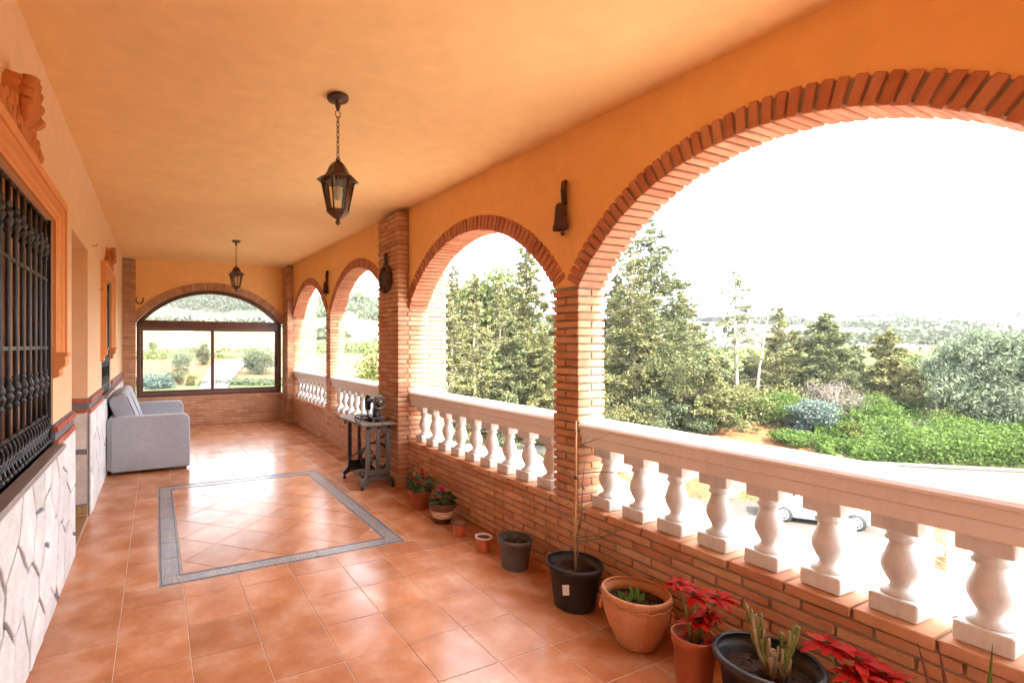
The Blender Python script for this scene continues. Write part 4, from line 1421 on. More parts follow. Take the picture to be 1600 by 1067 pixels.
# 1 red-flowered plant in terracotta plastic pot
t = potted("terracotta-coloured pot of red flowers beside the big brick pier", 2.335, 4.42)
pot(t, [(.075, 0), (.082, .02), (.108, .150), (.116, .152), (.121, .185), (.121, .190)], 'terra_plastic', soil_z=.165)
lf = MB(); fl = MB(); st_ = MB()
for k in range(75):
    d = rand_dir(-.35, .9); b = Vector((d.x * .10, d.y * .10, .20 + rng.uniform(0, .10) * (1 + d.z)))
    st_.tube([(d.x * .02, d.y * .02, .165), tuple(b)], .002, 5)
    dd = Vector((d.x, d.y, rng.uniform(-.6, .25)))
    blade(lf, b, dd, (0, 0, 1), rng.uniform(.05, .085), rng.uniform(.04, .055), .3, .2)
for k in range(11):
    a = rng.uniform(0, 6.28); r_ = rng.uniform(.02, .11); c_ = Vector((r_ * math.cos(a), r_ * math.sin(a), rng.uniform(.25, .34)))
    st_.tube([(c_.x * .3, c_.y * .3, .17), tuple(c_)], .002, 5)
    for j in range(6):
        d = rand_dir(.1, 1); blade(fl, c_, d, (d.y, -d.x, .3), rng.uniform(.032, .05), .026, .1, .3)
lf.build("leaves", 'leaf_dark', t); fl.build("flowers", 'petal_red', t); st_.build("stems", 'stem_green', t)
for q in t.children:
    if q.name.startswith(("leaves", "flowers", "stems")): q['kind'] = 'stuff'

# 2 brown and cream glazed pot, one pink flower
t = potted("brown and cream glazed pot with one pink flower", 2.335, 3.985)
prof = [(.078, 0), (.080, .012), (.086, .045)]
o = pot(t, [(.078, 0), (.080, .010), (.089, .040), (.0925, .052), (.112, .118), (.117, .140), (.124, .172), (.122, .178)], 'glaze_brown', soil_z=.155)
bnd = MB(); bnd.lathe([(.0935, .0525), (.1135, .117)], 40, caps=False); bnd.build("cream_band", 'glaze_cream', o)
ws = MB()
for ph in (0, math.pi):
    ws.tube([((.1045 + .0085 * math.sin(3 * a + ph)) * math.cos(a), (.1045 + .0085 * math.sin(3 * a + ph)) * math.sin(a), .085 + .026 * math.sin(3 * a + ph)) for a in [2 * math.pi * k / 60 for k in range(60)]], .0025, 5, closed=True)
ws.build("wave_line", 'terra_plastic', o)
for k in range(34):
    d = rand_dir(-.1, .9); b = Vector((d.x * .07, d.y * .07, .175 + .06 * max(0, d.z) + rng.uniform(0, .03)))
    m = MB(); blade(m, b, (d.x, d.y, rng.uniform(-.15, .5)), (0, 0, 1), rng.uniform(.06, .095), rng.uniform(.055, .075), .25, .15)
    m.build("leaf", 'leaf_dark', t)
m = MB()
for j in range(16):
    d = rand_dir(.0, 1); blade(m, (.03, -.02, .275), d, (d.y, -d.x, .3), .034, .03, .1, .3)
m.build("flower", 'petal_pink', t)
m = MB(); m.tube([(.01, 0, .16), (.03, -.02, .275)], .003, 6); m.build("stem", 'stem_green', t)

# 3, 4 small orange nursery pots
for (lab, x, y) in (("small orange nursery pot with grey lip, nearest the glazed pot", 2.30, 3.635), ("small orange nursery pot of dark soil beside the grey pot", 2.30, 3.285)):
    t = potted(lab, x, y, "flowerpot")
    o = pot(t, [(.048, 0), (.049, .006), (.060, .100)], 'orange_plastic', wall=.003, soil_z=.088 if y < 3.5 else .07)
    m = MB(); m.lathe([(.060, .0995), (.067, .104), (.067, .113), (.062, .115), (.0575, .104)], 32, caps=False); m.build("rim", 'grey_plastic' if y > 3.5 else 'paper', o)
    if y < 3.5:
        m = MB()
        for k in range(7):
            d = rand_dir(.2, 1); blade(m, (d.x * .015, d.y * .015, .09), d, (0, 0, 1), .045, .012)
        m.build("sprout", 'leaf_purple', t)

# 5 grey plastic pot, a few pale blades
t = potted("mid-grey plastic pot with a few pale grass blades", 2.335, 2.945)
pot(t, [(.094, 0), (.097, .012), (.112, .165), (.120, .168), (.126, .205), (.124, .212)], 'grey_plastic', soil_z=.165)
for k, (dx, dy, L) in enumerate(((-.5, .45, .13), (-.25, .1, .10), (.15, -.1, .10), (.25, .3, .09), (-.6, .1, .12), (.3, -.5, .08))):
    m = MB(); blade(m, (dx * .03, dy * .03, .165), (dx, dy, .8), (dy, -dx, .2), L, .012, .25, .2, 6); m.build("leaf", 'leaf_yellow', t)

# 6 black pot with a cane and a bare twiggy sapling
t = thing("potted_plant", "black pot with tall bamboo cane and a bare twiggy sapling", "potted plant", (2.325, 2.355, 0), 0, "flowerpots along the parapet")
o = pot(t, [(.120, 0), (.123, .012), (.147, .222), (.160, .226), (.170, .258), (.167, .266)], 'black_plastic', 40, soil_z=.215)
m = MB(); m.add([(-.1308 * 1, -.03, .085), (-.1275, .005, .085), (-.1345, .0, .145), (-.137, -.035, .145)], [(0, 1, 2, 3)])
lb = MB()
for k in range(5):
    pass
vs = []
for i in range(5):
    a = R(196 + 5.2 * i)
    for z in (.10, .165): r_ = .123 + (z - .012) / .21 * .024 + .0012; vs.append((r_ * math.cos(a), r_ * math.sin(a), z + .004 * i))
lb.add(vs, [(2 * i, 2 * i + 2, 2 * i + 3, 2 * i + 1) for i in range(4)], True); lb.build("price_label", 'paper', o)
m = MB(); m.tube([(.0, -.005, .20), (.006, 0, .5), (.016, .004, .8), (.022, .01, 1.13)], [.0072, .007, .0066, .0055], 8)
for z in (.33, .52, .71, .90, 1.06): m.lathe([(.0065, -.004), (.0085, 0), (.0065, .004)], 8, (.004 + .016 * (z - .2), .004, z))
m.build("cane", 'bamboo', t)
m = MB()
def twig(m, p, d, L, r_, depth, seg=4):
    p = Vector(p); d = Vector(d).normalized(); pts = [p.copy()]; rr = [r_]
    for k in range(seg):
        d = (d + Vector((rng.uniform(-.22, .22), rng.uniform(-.22, .22), rng.uniform(-.1, .16)))).normalized()
        p = p + d * (L / seg); pts.append(p.copy()); rr.append(r_ * (1 - .7 * (k + 1) / seg))
        if depth and rng.random() < .62:
            twig(m, p, (d + rand_dir(-.4, .8) * .9), L * rng.uniform(.3, .55), rr[-1] * .7, depth - 1)
    m.tube([tuple(q) for q in pts], rr, 6)
twig(m, (.02, .01, .20), (.05, 0, 1), .72, .006, 0, 6)
for (z, d, L) in ((.38, (.5, -.75, .30), .30), (.40, (.3, -.9, .5), .26), (.47, (-.4, .5, .4), .20), (.56, (.6, -.4, .4), .16), (.80, (.5, -.85, .12), .34), (.86, (-.3, .4, .6), .16), (.97, (.5, -.6, .3), .18), (.62, (-.6, .2, .5), .16), (.68, (.2, .6, .5), .14)):
    twig(m, (.02 + .01 * (z - .2), .01, z), d, L, .0042, 1)
m.build("twigs", 'twig', t)
lf = MB()
for (x, y, z) in ((.02, -.04, .40), (.06, -.10, .45), (-.05, .06, .52), (.03, -.02, .74), (.0, .03, .62), (.08, -.2, .52)):
    blade(lf, (x, y, z), rand_dir(-.5, .4), (0, 0, 1), .045, .016, .3, .2)
lf.build("leaf", 'leaf_yellow', t)
m = MB(); m.lathe([(.012, -.008), (.0125, .0), (.012, .008)], 8, (.012, .004, .40)); m.lathe([(.013, -.008), (.013, .008)], 8, (.014, .006, .78)); m.build("plant_tie", 'black_plastic', t)

# 7 terracotta urn with scalloped rim and curled handles
t = thing("potted_plant", "rounded terracotta urn with curled handles and two green shoots", "potted plant", (2.315, 1.90, 0), 0, "flowerpots along the parapet")
o = pot(t, [(.088, 0), (.094, .008), (.110, .04), (.138, .10), (.158, .16), (.166, .205), (.163, .235), (.160, .243), (.172, .262), (.176, .272), (.172, .284), (.170, .288)], 'terracotta', 44, .012, soil_z=.225)
m = MB()
pts = [((.1665 + .002 * math.cos(14 * a)) * math.cos(a), (.1665 + .002 * math.cos(14 * a)) * math.sin(a), .240 + .006 * math.cos(14 * a)) for a in [2 * math.pi * k / 112 for k in range(112)]]
m.tube(pts, .006, 6, closed=True); m.build("scalloped_rim", 'terracotta', o)
for a in (R(-62), R(118)):
    d = Vector((math.cos(a), math.sin(a), 0)); tt = Vector((-d.y, d.x, 0))
    m = MB(); pts = []
    for k in range(17):
        u = k / 16; an = R(80) - u * R(420); rr = .034 - .022 * u
        c_ = d * (.172 + .006 * math.sin(u * 3)) + tt * (rr * math.cos(an)) + Vector((0, 0, .178 + rr * math.sin(an)))
        pts.append(tuple(c_))
    m.tube(pts, [.010 - .004 * k / 16 for k in range(17)], 8); m.build("handle", 'terracotta', o)
for (x, y, dx, dy, L) in ((-.05, .03, -.4, .3, .07), (-.04, .02, .3, -.2, .06), (-.06, .0, .1, .5, .05), (.0, .0, -.1, .3, .10), (.01, .0, .5, -.5, .06), (.0, -.01, .2, .1, .08)):
    m = MB(); blade(m, (x, y, .225), (dx, dy, .9), (dy, -dx, .3), L, .034, .15, .3); m.build("leaf", 'leaf_plain', t)

# 8, 10 poinsettias
def poinsettia(label, x, y, s_, heads, H, zrim, rz=0):
    t = thing("potted_plant", label, "potted plant", (x, y, 0), 0, "flowerpots along the parapet")
    pot(t, [(.066, 0), (.069, .01), (.085, zrim - .045), (.090, zrim - .043), (.094, zrim - .006), (.092, zrim)], 'terra_plastic', soil_z=zrim - .05)
    m = MB()
    z0 = zrim - .05
    for (hx, hy, hz) in heads:
        m.tube([(hx * .15, hy * .15, z0), (hx * .5, hy * .5, z0 + (hz - z0) * .5), (hx, hy, hz)], [.006, .005, .004], 7)
    m.build("stems", 'stem_green', t)
    for (hx, hy, hz) in heads:
        out = Vector((hx, hy, .06)).normalized()
        m = MB()
        n = 9
        for k in range(n):
            a = 2 * math.pi * k / n + rng.uniform(-.2, .2); d = Vector((math.cos(a), math.sin(a), rng.uniform(-.25, .35)))
            blade(m, (hx, hy, hz), d + out * .25, (0, 0, 1), rng.uniform(.055, .095) * s_, rng.uniform(.030, .042) * s_, rng.uniform(.1, .4), .22, 5)
        for k in range(5):
            a = 2 * math.pi * k / 5 + .5; blade(m, (hx, hy, hz + .006), (math.cos(a), math.sin(a), .7), (0, 0, 1), .04 * s_, .018 * s_, .1, .2)
        hd = m.build("flower_head", 'leaf_red', t)
        m = MB()
        for k in range(6): m.sphere((hx + rng.uniform(-.008, .008), hy + rng.uniform(-.008, .008), hz + .012), .0045, 6, 5)
        m.build("flower_eye", 'leaf_yellow', hd)
    m = MB(); blade(m, (heads[-1][0] * .9, heads[-1][1] * .9, heads[-1][2] - .02), (heads[-1][0], heads[-1][1], -.2), (0, 0, 1), .06, .04, .2, .15); m.build("leaf", 'leaf_plain', t)
    m = MB()
    for k in range(4):
        a = rng.uniform(0, 6.28); blade(m, (.05 * math.cos(a), .05 * math.sin(a), z0 + .006), (math.cos(a + 1), math.sin(a + 1), .1), (0, 0, 1), .05, .034, 0, .2)
    m.build("fallen_bract", 'leaf_red', t)
    return t
poinsettia("leggy red poinsettia in a reddish pot between the urn and big black tub", 2.205, 1.50, 1.0, [(-.035, .045, .50), (.005, .0, .455), (.085, -.055, .455), (.0, -.02, .345), (.045, -.035, .375)], .5, .285)
poinsettia("bright red poinsettia low at the bottom edge, right of the black tub", 2.30, .945, 1.1, [(-.02, .075, .47), (.02, .0, .44), (.035, -.07, .42), (-.03, -.02, .41)], .5, .26)

# 9 big black tub with pruned stems
p = onZ(1199, 1030, .315)
t = thing("potted_plant", "wide black tub with pruned bare green stems", "potted plant", (p.x, p.y, 0), 0, "flowerpots along the parapet")
pot(t, [(.135, 0), (.138, .012), (.168, .285), (.180, .290), (.193, .300), (.195, .320), (.188, .328), (.178, .322)], 'black_plastic', 48, soil_z=.25)
for k in range(9):
    m = MB(); a = rng.uniform(0, 6.28); sp = rng.uniform(.05, .55)
    pts = [Vector((.02 * math.cos(a) + .02, .02 * math.sin(a) - .02, .25))]; d = Vector((math.cos(a) * sp, math.sin(a) * sp, 1)).normalized()
    L = rng.uniform(.16, .33); rr = [.0095]
    for i in range(5):
        d = (d + Vector((rng.uniform(-.16, .16), rng.uniform(-.16, .16), .1))).normalized(); pts.append(pts[-1] + d * L / 5); rr.append(.0095 - .0011 * (i + 1))
    m.tube([tuple(q) for q in pts], rr, 7)
    for i in (2, 3):
        if rng.random() < .7:
            dd = (d + rand_dir(0, .6) * .7).normalized(); q = pts[i]
            m.tube([tuple(q), tuple(q + dd * .05), tuple(q + dd * .05 + Vector((0, 0, .05)))], [.006, .0055, .005], 6)
    m.build("stem", 'stem_green' if k % 3 else 'stem_tan', t)
m = MB()
for k in range(7):
    a = rng.uniform(0, 6.28); m.tube([(.03 * math.cos(a) + .02, .03 * math.sin(a) - .02, .245), (.045 * math.cos(a) + .02, .045 * math.sin(a) - .02, .34)], [.013, .009], 7)
m.build("stump", 'stem_tan', t)

# 11 aloe at the frame edge
t = thing("potted_plant", "pointed aloe leaves rising at the bottom right corner", "potted plant", (2.40, .665, 0), 0, "flowerpots along the parapet")
pot(t, [(.07, 0), (.073, .01), (.088, .18), (.094, .182), (.096, .21), (.094, .215)], 'terra_plastic', soil_z=.18)
for (dx, dy, L, mt) in ((-.20, .30, .44, 'leaf_purple'), (-.10, .20, .43, 'leaf_purple'), (.05, -.06, .46, 'leaf_plain'), (.25, -.3, .30, 'leaf_aloe'), (-.3, -.2, .24, 'leaf_aloe')):
    m = MB(); d = Vector((dx, dy, 1)).normalized(); n_ = 7
    pts = [Vector((dx * .08, dy * .08, .18)) + d * L * k / n_ + Vector((-dx, -dy, 0)) * .10 * (k / n_) ** 2 for k in range(n_ + 1)]
    m.tube([tuple(q) for q in pts], [.013 * (1 - (k / n_) ** 1.4) + .0006 for k in range(n_ + 1)], 7); m.build("leaf", mt, t)

# ================================================================== OUTSIDE
# value noise for terrain and scatter
def vnoise(x, y, seed=0):
    x = np.asarray(x, float); y = np.asarray(y, float)
    xi = np.floor(x); yi = np.floor(y); xf = x - xi; yf = y - yi
    def h(a, b):
        v = np.sin(a * 127.1 + b * 311.7 + seed * 74.7) * 43758.5453
        return v - np.floor(v)
    u = xf * xf * (3 - 2 * xf); v = yf * yf * (3 - 2 * yf)
    return (h(xi, yi) * (1 - u) + h(xi + 1, yi) * u) * (1 - v) + (h(xi, yi + 1) * (1 - u) + h(xi + 1, yi + 1) * u) * v
def fbm(x, y, s_, seed=0, o=4):
    t = 0; a = .5; f = 1.0 / s_
    for k in range(o):
        t = t + a * (vnoise(x * f, y * f, seed + k) - .5); a *= .5; f *= 2
    return t
WA_ = Vector((25.05, 17.18)); WB_ = Vector((35.25, 8.34))       # boundary wall line
wd = (WB_ - WA_).normalized(); wn = Vector((-wd.y, wd.x))
if wn.dot(WA_) < 0: wn = -wn
GZ = -6.25
fv = np.array([[-99, GZ], [.1, GZ], [.35, -4.25], [2.0, -3.75], [5, -3.15], [8, -2.7], [14, -2.3], [25, -1.75], [45, -.45], [68, .9], [84, 1.5], [100, 1.2], [140, 2.0], [230, 10], [335, 17.5], [480, 20], [900, 10], [3000, 0]])
gr = np.array([[0, GZ], [12, GZ], [45, -5.6], [75, -4.8], [110, -2.7], [145, .2], [225, 8.6], [300, 18], [600, 78], [1000, 110], [3000, 120]])
g2 = np.array([[0, GZ], [12, GZ], [45, -5.8], [75, -4.9], [100, -3.6], [125, -.6], [150, 3.3], [200, 12.5], [262, 23.5], [330, 22], [450, 16], [3000, 0]])
def terr(x, y):
    x = np.asarray(x, float); y = np.asarray(y, float)
    r = np.hypot(x, y); az = np.degrees(np.arctan2(x, y))
    v = (x - WA_.x) * wn.x + (y - WA_.y) * wn.y
    zr = np.interp(v, fv[:, 0], fv[:, 1])
    z1 = np.interp(r, gr[:, 0], gr[:, 1]); z2 = np.interp(r, g2[:, 0], g2[:, 1])
    def sm(a, b, t):
        t = np.clip((t - a) / (b - a), 0, 1); return t * t * (3 - 2 * t)
    k12 = sm(11, 18, az)
    zl = z1 * (1 - k12) + z2 * k12
    kr = sm(24, 34, az) * (1 - sm(120, 160, az))
    z = zl * (1 - kr) + zr * kr
    back = np.maximum(sm(-60, -20, -az - 40) * 0, 0)
    # behind and left of the house: gentle plain
    kb = np.clip(np.maximum(sm(20, 60, -az), sm(130, 165, az)), 0, 1)
    z = z * (1 - kb) + (GZ + .01 * r) * kb
    amp = np.clip((r - 45) / 150, 0, 1)
    z = z + fbm(x, y, 60, 3) * 5 * amp * np.clip(r / 300, .12, 1) + fbm(x, y, 9, 9) * .5 * np.clip((v - .6) / 3, 0, 1) * kr
    return z
def tz(x, y): return float(terr(np.array([x]), np.array([y]))[0])
def hit(u, v, d0=12.0, d1=1500.0):
    """where the sight line through a pixel meets the terrain"""
    r_ = ray(u, v)
    d = np.geomspace(d0, d1, 3000)
    below = (CAMH + r_.z * d) < terr(r_.x * d, r_.y * d)
    k = int(np.argmax(below)) if below.any() else len(d) - 1
    return Vector((r_.x * d[k], r_.y * d[k], tz(r_.x * d[k], r_.y * d[k]))), float(d[k])

azs = np.radians(np.concatenate([np.arange(-180, -12, 4.0), np.arange(-12, 92, .6), np.arange(92, 180.1, 4.0)]))
rs = np.concatenate([np.array([.5, 5, 10, 15, 19]), np.geomspace(22, 3000, 175)])
A, Rr_ = np.meshgrid(azs, rs)
X = Rr_ * np.sin(A); Y = Rr_ * np.cos(A); Z = terr(X, Y)
nr, na = X.shape
V = np.stack([X, Y, Z], -1).reshape(-1, 3)
ii = np.arange((nr - 1) * (na - 1)); i0 = ii // (na - 1); j0 = ii % (na - 1)
F = np.stack([i0 * na + j0, i0 * na + j0 + 1, (i0 + 1) * na + j0 + 1, (i0 + 1) * na + j0], 1)
# land cover colours (what grows or lies there, not light)
def cover(x, y):
    r = np.hypot(x, y); az = np.degrees(np.arctan2(x, y)); v = (x - WA_.x) * wn.x + (y - WA_.y) * wn.y
    n1 = fbm(x, y, 26, 21) * 2; n2 = fbm(x, y, 7, 33) * 2; n3 = fbm(x, y, 110, 5) * 2
    c_ = np.zeros(x.shape + (3,))
    def mixin(mask, col):
        m_ = np.clip(mask, 0, 1)[..., None]
        return c_ * (1 - m_) + np.array(col) * m_
    c_ = mixin(np.ones_like(x), (.075, .078, .035))
    c_ = mixin((n1 + .15) * 2.5, (.115, .095, .052))
    left = az < 25
    rr = r + n1 * 5
    c_ = mixin(left * (rr > 84) * (rr < 128) * (.75 + n2), (.15, .078, .042))           # red earth strip
    c_ = mixin(left * (rr > 52) * (rr < 84) * .9, (.07, .088, .032))
    c_ = mixin(left * (rr > 126) * (rr < 142), (.065, .085, .028))
    c_ = mixin(left * (rr > 140) * (rr < 218), (.125, .104, .056))                        # pale stubble field
    c_ = mixin(left * (rr > 218) * .85, (.055, .065, .046))
    c_ = mixin(left * (rr > 240) * (n3 - .05) * 3, (.12, .095, .068))
    right = (az >= 25) & (az < 120)
    c_ = mixin(right * (v > .2) * (v < 6.0 + 3 * n1) * (az > 30) * (az < 66 + 6 * n2), (.175, .088, .038))   # orange earth cut
    c_ = mixin(right * (v > 9 + 3 * n1) * (v < 30), (.08, .085, .032))
    c_ = mixin(right * (v > 26 + 4 * n2) * (v < 88), (.080, .112, .028))                # green pasture
    c_ = mixin(right * (v > 24) * (v < 31) * (n2 + .25) * 2.5, (.19, .10, .05))
    c_ = mixin(right * (v > 98) * .9, (.085, .082, .05))
    c_ = mixin(right * (v > 98) * (n1 + n3 - .1) * 2.2, (.165, .138, .08))
    return np.clip(c_, 0, 1)
C_ = cover(V[:, 0], V[:, 1])
m_, t, b = nodes("ground_cover_mixed")
at = t.nodes.new("ShaderNodeAttribute"); at.attribute_name = "cover"
v_, _ = vec_rand(t)
g1 = ramp(t, noise(t, v_, .55, 6, .65), [(.3, (.66, .66, .66)), (.7, (1.3, 1.28, 1.22))])
g2_ = ramp(t, noise(t, v_, 6, 3, .6), [(.3, (.8, .8, .8)), (.7, (1.2, 1.2, 1.2))])
lk(t, mixc(t, 1.0, mixc(t, 1.0, at.outputs['Color'], g1, 'MULTIPLY'), g2_, 'MULTIPLY'), b.inputs['Base Color'])
b.inputs['Roughness'].default_value = .95; b.inputs['Specular IOR Level'].default_value = .1
bump(t, b, noise(t, v_, 2.2, 6, .65), .8, .25)
M['ground'] = m_
me = np_mesh("ground", V, F, 'ground', True)
ca = me.color_attributes.new("cover", 'FLOAT_COLOR', 'POINT')
ca.data.foreach_set('color', np.concatenate([C_, np.ones((len(C_), 1))], 1).astype(np.float32).ravel())
struct(put("ground", me), "rolling farmland and hills around the house")

# driveway sheet, lower terrace and house body
m = MB()
q0 = WA_ - wd * 14 - wn * .3; q1 = WB_ + wd * 16 - wn * .3
m.add([(q0.x, q0.y, GZ + .03), (q1.x, q1.y, GZ + .03), (q1.x - wn.x * 17, q1.y - wn.y * 17, GZ + .03), (q0.x - wn.x * 17, q0.y - wn.y * 17, GZ + .03)], [(0, 1, 2, 3)])
struct(m.build("driveway", 'paving'), "pale terracotta driveway below the house")
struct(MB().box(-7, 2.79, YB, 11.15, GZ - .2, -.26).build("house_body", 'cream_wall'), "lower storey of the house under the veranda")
# boundary wall: two butting runs with a coping
bw = thing("boundary_wall", "long plain cream boundary wall behind the parked car", "wall", ((WA_.x + WB_.x) / 2, (WA_.y + WB_.y) / 2, GZ))
a_ = WA_ - wd * 9; b_ = WB_ + wd * 14
def wallbox(a, b, z0, z1, t0, t1):
    m = MB(); vs = []
    for z in (z0, z1):
        for (q, tt) in ((a, t0), (b, t0), (b, t1), (a, t1)): vs.append((q.x + wn.x * tt, q.y + wn.y * tt, z))
    return m.add(vs, [(0, 3, 2, 1), (4, 5, 6, 7), (0, 1, 5, 4), (1, 2, 6, 5), (2, 3, 7, 6), (3, 0, 4, 7)])
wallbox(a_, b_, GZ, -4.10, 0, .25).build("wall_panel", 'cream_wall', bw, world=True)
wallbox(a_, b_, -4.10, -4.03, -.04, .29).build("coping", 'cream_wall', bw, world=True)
wallbox(a_, b_, GZ + .03, GZ + .20, -.05, -.002).build("plinth", 'terracotta', bw, world=True)

# tiled lean-to roof just outside the parapet
roof = thing("tiled_roof", "pale barrel-tile roof sloping away just outside the balustrade", "roof", (3.4, 2.4, .3))
SLOPE = -.19
def tile_arc(flip):
    m = MB(); n = 8; L = .43
    r0, r1 = .098, .082
    vs = []; 
    for (x, r_) in ((0, r1 if not flip else r0), (L, r0 if not flip else r1)):
        for rr in (r_, r_ - .012):
            for k in range(n + 1):
                a = math.pi * k / n
                z = rr * math.sin(a) * .72
                vs.append((x, rr * math.cos(a), -z if flip else z))
    k_ = n + 1
    fs = []
    for k in range(n):
        fs += [(k, k + 1, 2 * k_ + k + 1, 2 * k_ + k), (k_ + k, 3 * k_ + k, 3 * k_ + k + 1, k_ + k + 1), (k, k_ + k, k_ + k + 1, k + 1), (2 * k_ + k, 2 * k_ + k + 1, 3 * k_ + k + 1, 3 * k_ + k)]
    m.add(vs, fs, True)
    return m.mesh("roof_tile", 'tile_roof')
cov, pan_ = tile_arc(False), tile_arc(True)
sl = math.atan(-SLOPE)
y = -1.6
while y < 5.0:
    for k in range(3):
        x = 2.83 + .375 * k
        z = .475 + SLOPE * (x - 2.83) - .012 + .02 * (2 - k) * 0
        put("roof_tile", cov, roof, (x, y + rng.uniform(-.008, .008), z + .010 * 0 + rng.uniform(-.004, .004)), (rng.uniform(-.02, .02), sl - .035, rng.uniform(-.02, .02)), True)
        put("pan_tile", pan_, roof, (x, y + .12 + rng.uniform(-.006, .006), z - .012 + rng.uniform(-.003, .003)), (0, sl - .03, rng.uniform(-.015, .015)), True)
    y += .24
m = MB()
m.prism([(2.82, .36), (3.98, .14), (3.98, .06), (2.82, .20)], lambda p: (p[0], -1.75, p[1]), lambda p: (p[0], 5.05, p[1]))
m.build("roof_slab", 'cream_wall', roof, world=True)
struct(MB().box(2.80, 3.75, -1.7, 5.0, GZ, .05).build("porch_body", 'cream_wall'), "cream wall under the tiled lean-to roof")

# lower terrace with its own balustrade
LB0 = onZ(1318, 833, -1.5); LB1 = onZ(1484, 846, -1.5); LB2 = onZ(1640, 858, -1.5)
ld = (Vector((LB2.x, LB2.y)) - Vector((LB0.x, LB0.y))).normalized()
ln_ = Vector((ld.y, -ld.x))
if ln_.dot(Vector((LB0.x, LB0.y))) > 0: ln_ = -ln_          # towards the house
TZ = -2.6
m = MB()
q = [Vector((LB0.x, LB0.y)), Vector((LB2.x, LB2.y)) + ld * 3]
P_ = [(q[0].x - ld.x * .3, q[0].y - ld.y * .3), (q[1].x, q[1].y), (q[1].x + ln_.x * 7, q[1].y + ln_.y * 7), (4.0, -2.0), (4.0, 1.5)]
m.prism(P_, lambda p: (p[0], p[1], GZ), lambda p: (p[0], p[1], TZ))
struct(m.build("terrace", 'concrete'), "lower garden terrace")
def lower_bal(a, b, label, pier_a, pier_b):
    L = (b - a).length; ang = math.atan2(b.y - a.y, b.x - a.x)
    root = thing("garden_balustrade", label, "balustrade", (a.x, a.y, TZ), ang, "balustrades of the lower terrace")
    for k in range(9):
        for (u0, u1) in courses(.14, L - .14, k, off=.0 if k % 2 else .12):
            put("brick", brick_mesh(u1 - u0, .11, BH, 'brick'), root, ((u0 + u1) / 2, .06, CP * (k + .5)))
    MB().box(.10, L - .10, -.09, .108, 0, .50).build("mortar_core", 'mortar', root)
    n = int((L - .4) / .25)
    for k in range(n):
        put("baluster", bal_me, root, (.30 + (L - .6) * k / max(1, n - 1), 0, .50))
    m = MB(); pr_ = rail_profile()
    m.prism(pr_, lambda p: (.13, p[0] - 2.68, p[1] - .04), lambda p: (L - .13, p[0] - 2.68, p[1] - .04)); m.build("handrail", 'white_cast', root)
    for (flag, u) in ((pier_a, 0.0), (pier_b, L)):
        if not flag: continue
        for k in range(25):
            for s_ in (-1, 1):
                if k % 2: put("pier_brick", brick_mesh(.24, .115, BH, 'brick'), root, (u, s_ * .0625, CP * (k + .5)))
                else: put("pier_brick", brick_mesh(.115, .24, BH, 'brick'), root, (u + s_ * .0625, 0, CP * (k + .5)))
        MB().box(u - .11, u + .11, -.11, .11, 0, 25 * CP).build("pier_core", 'mortar', root)
lower_bal(LB0, LB1, "small white balustrade with brick end pier below, in front of the car", True, True)
lower_bal(LB1, LB2, "small white balustrade of the lower terrace at the right edge", False, True)

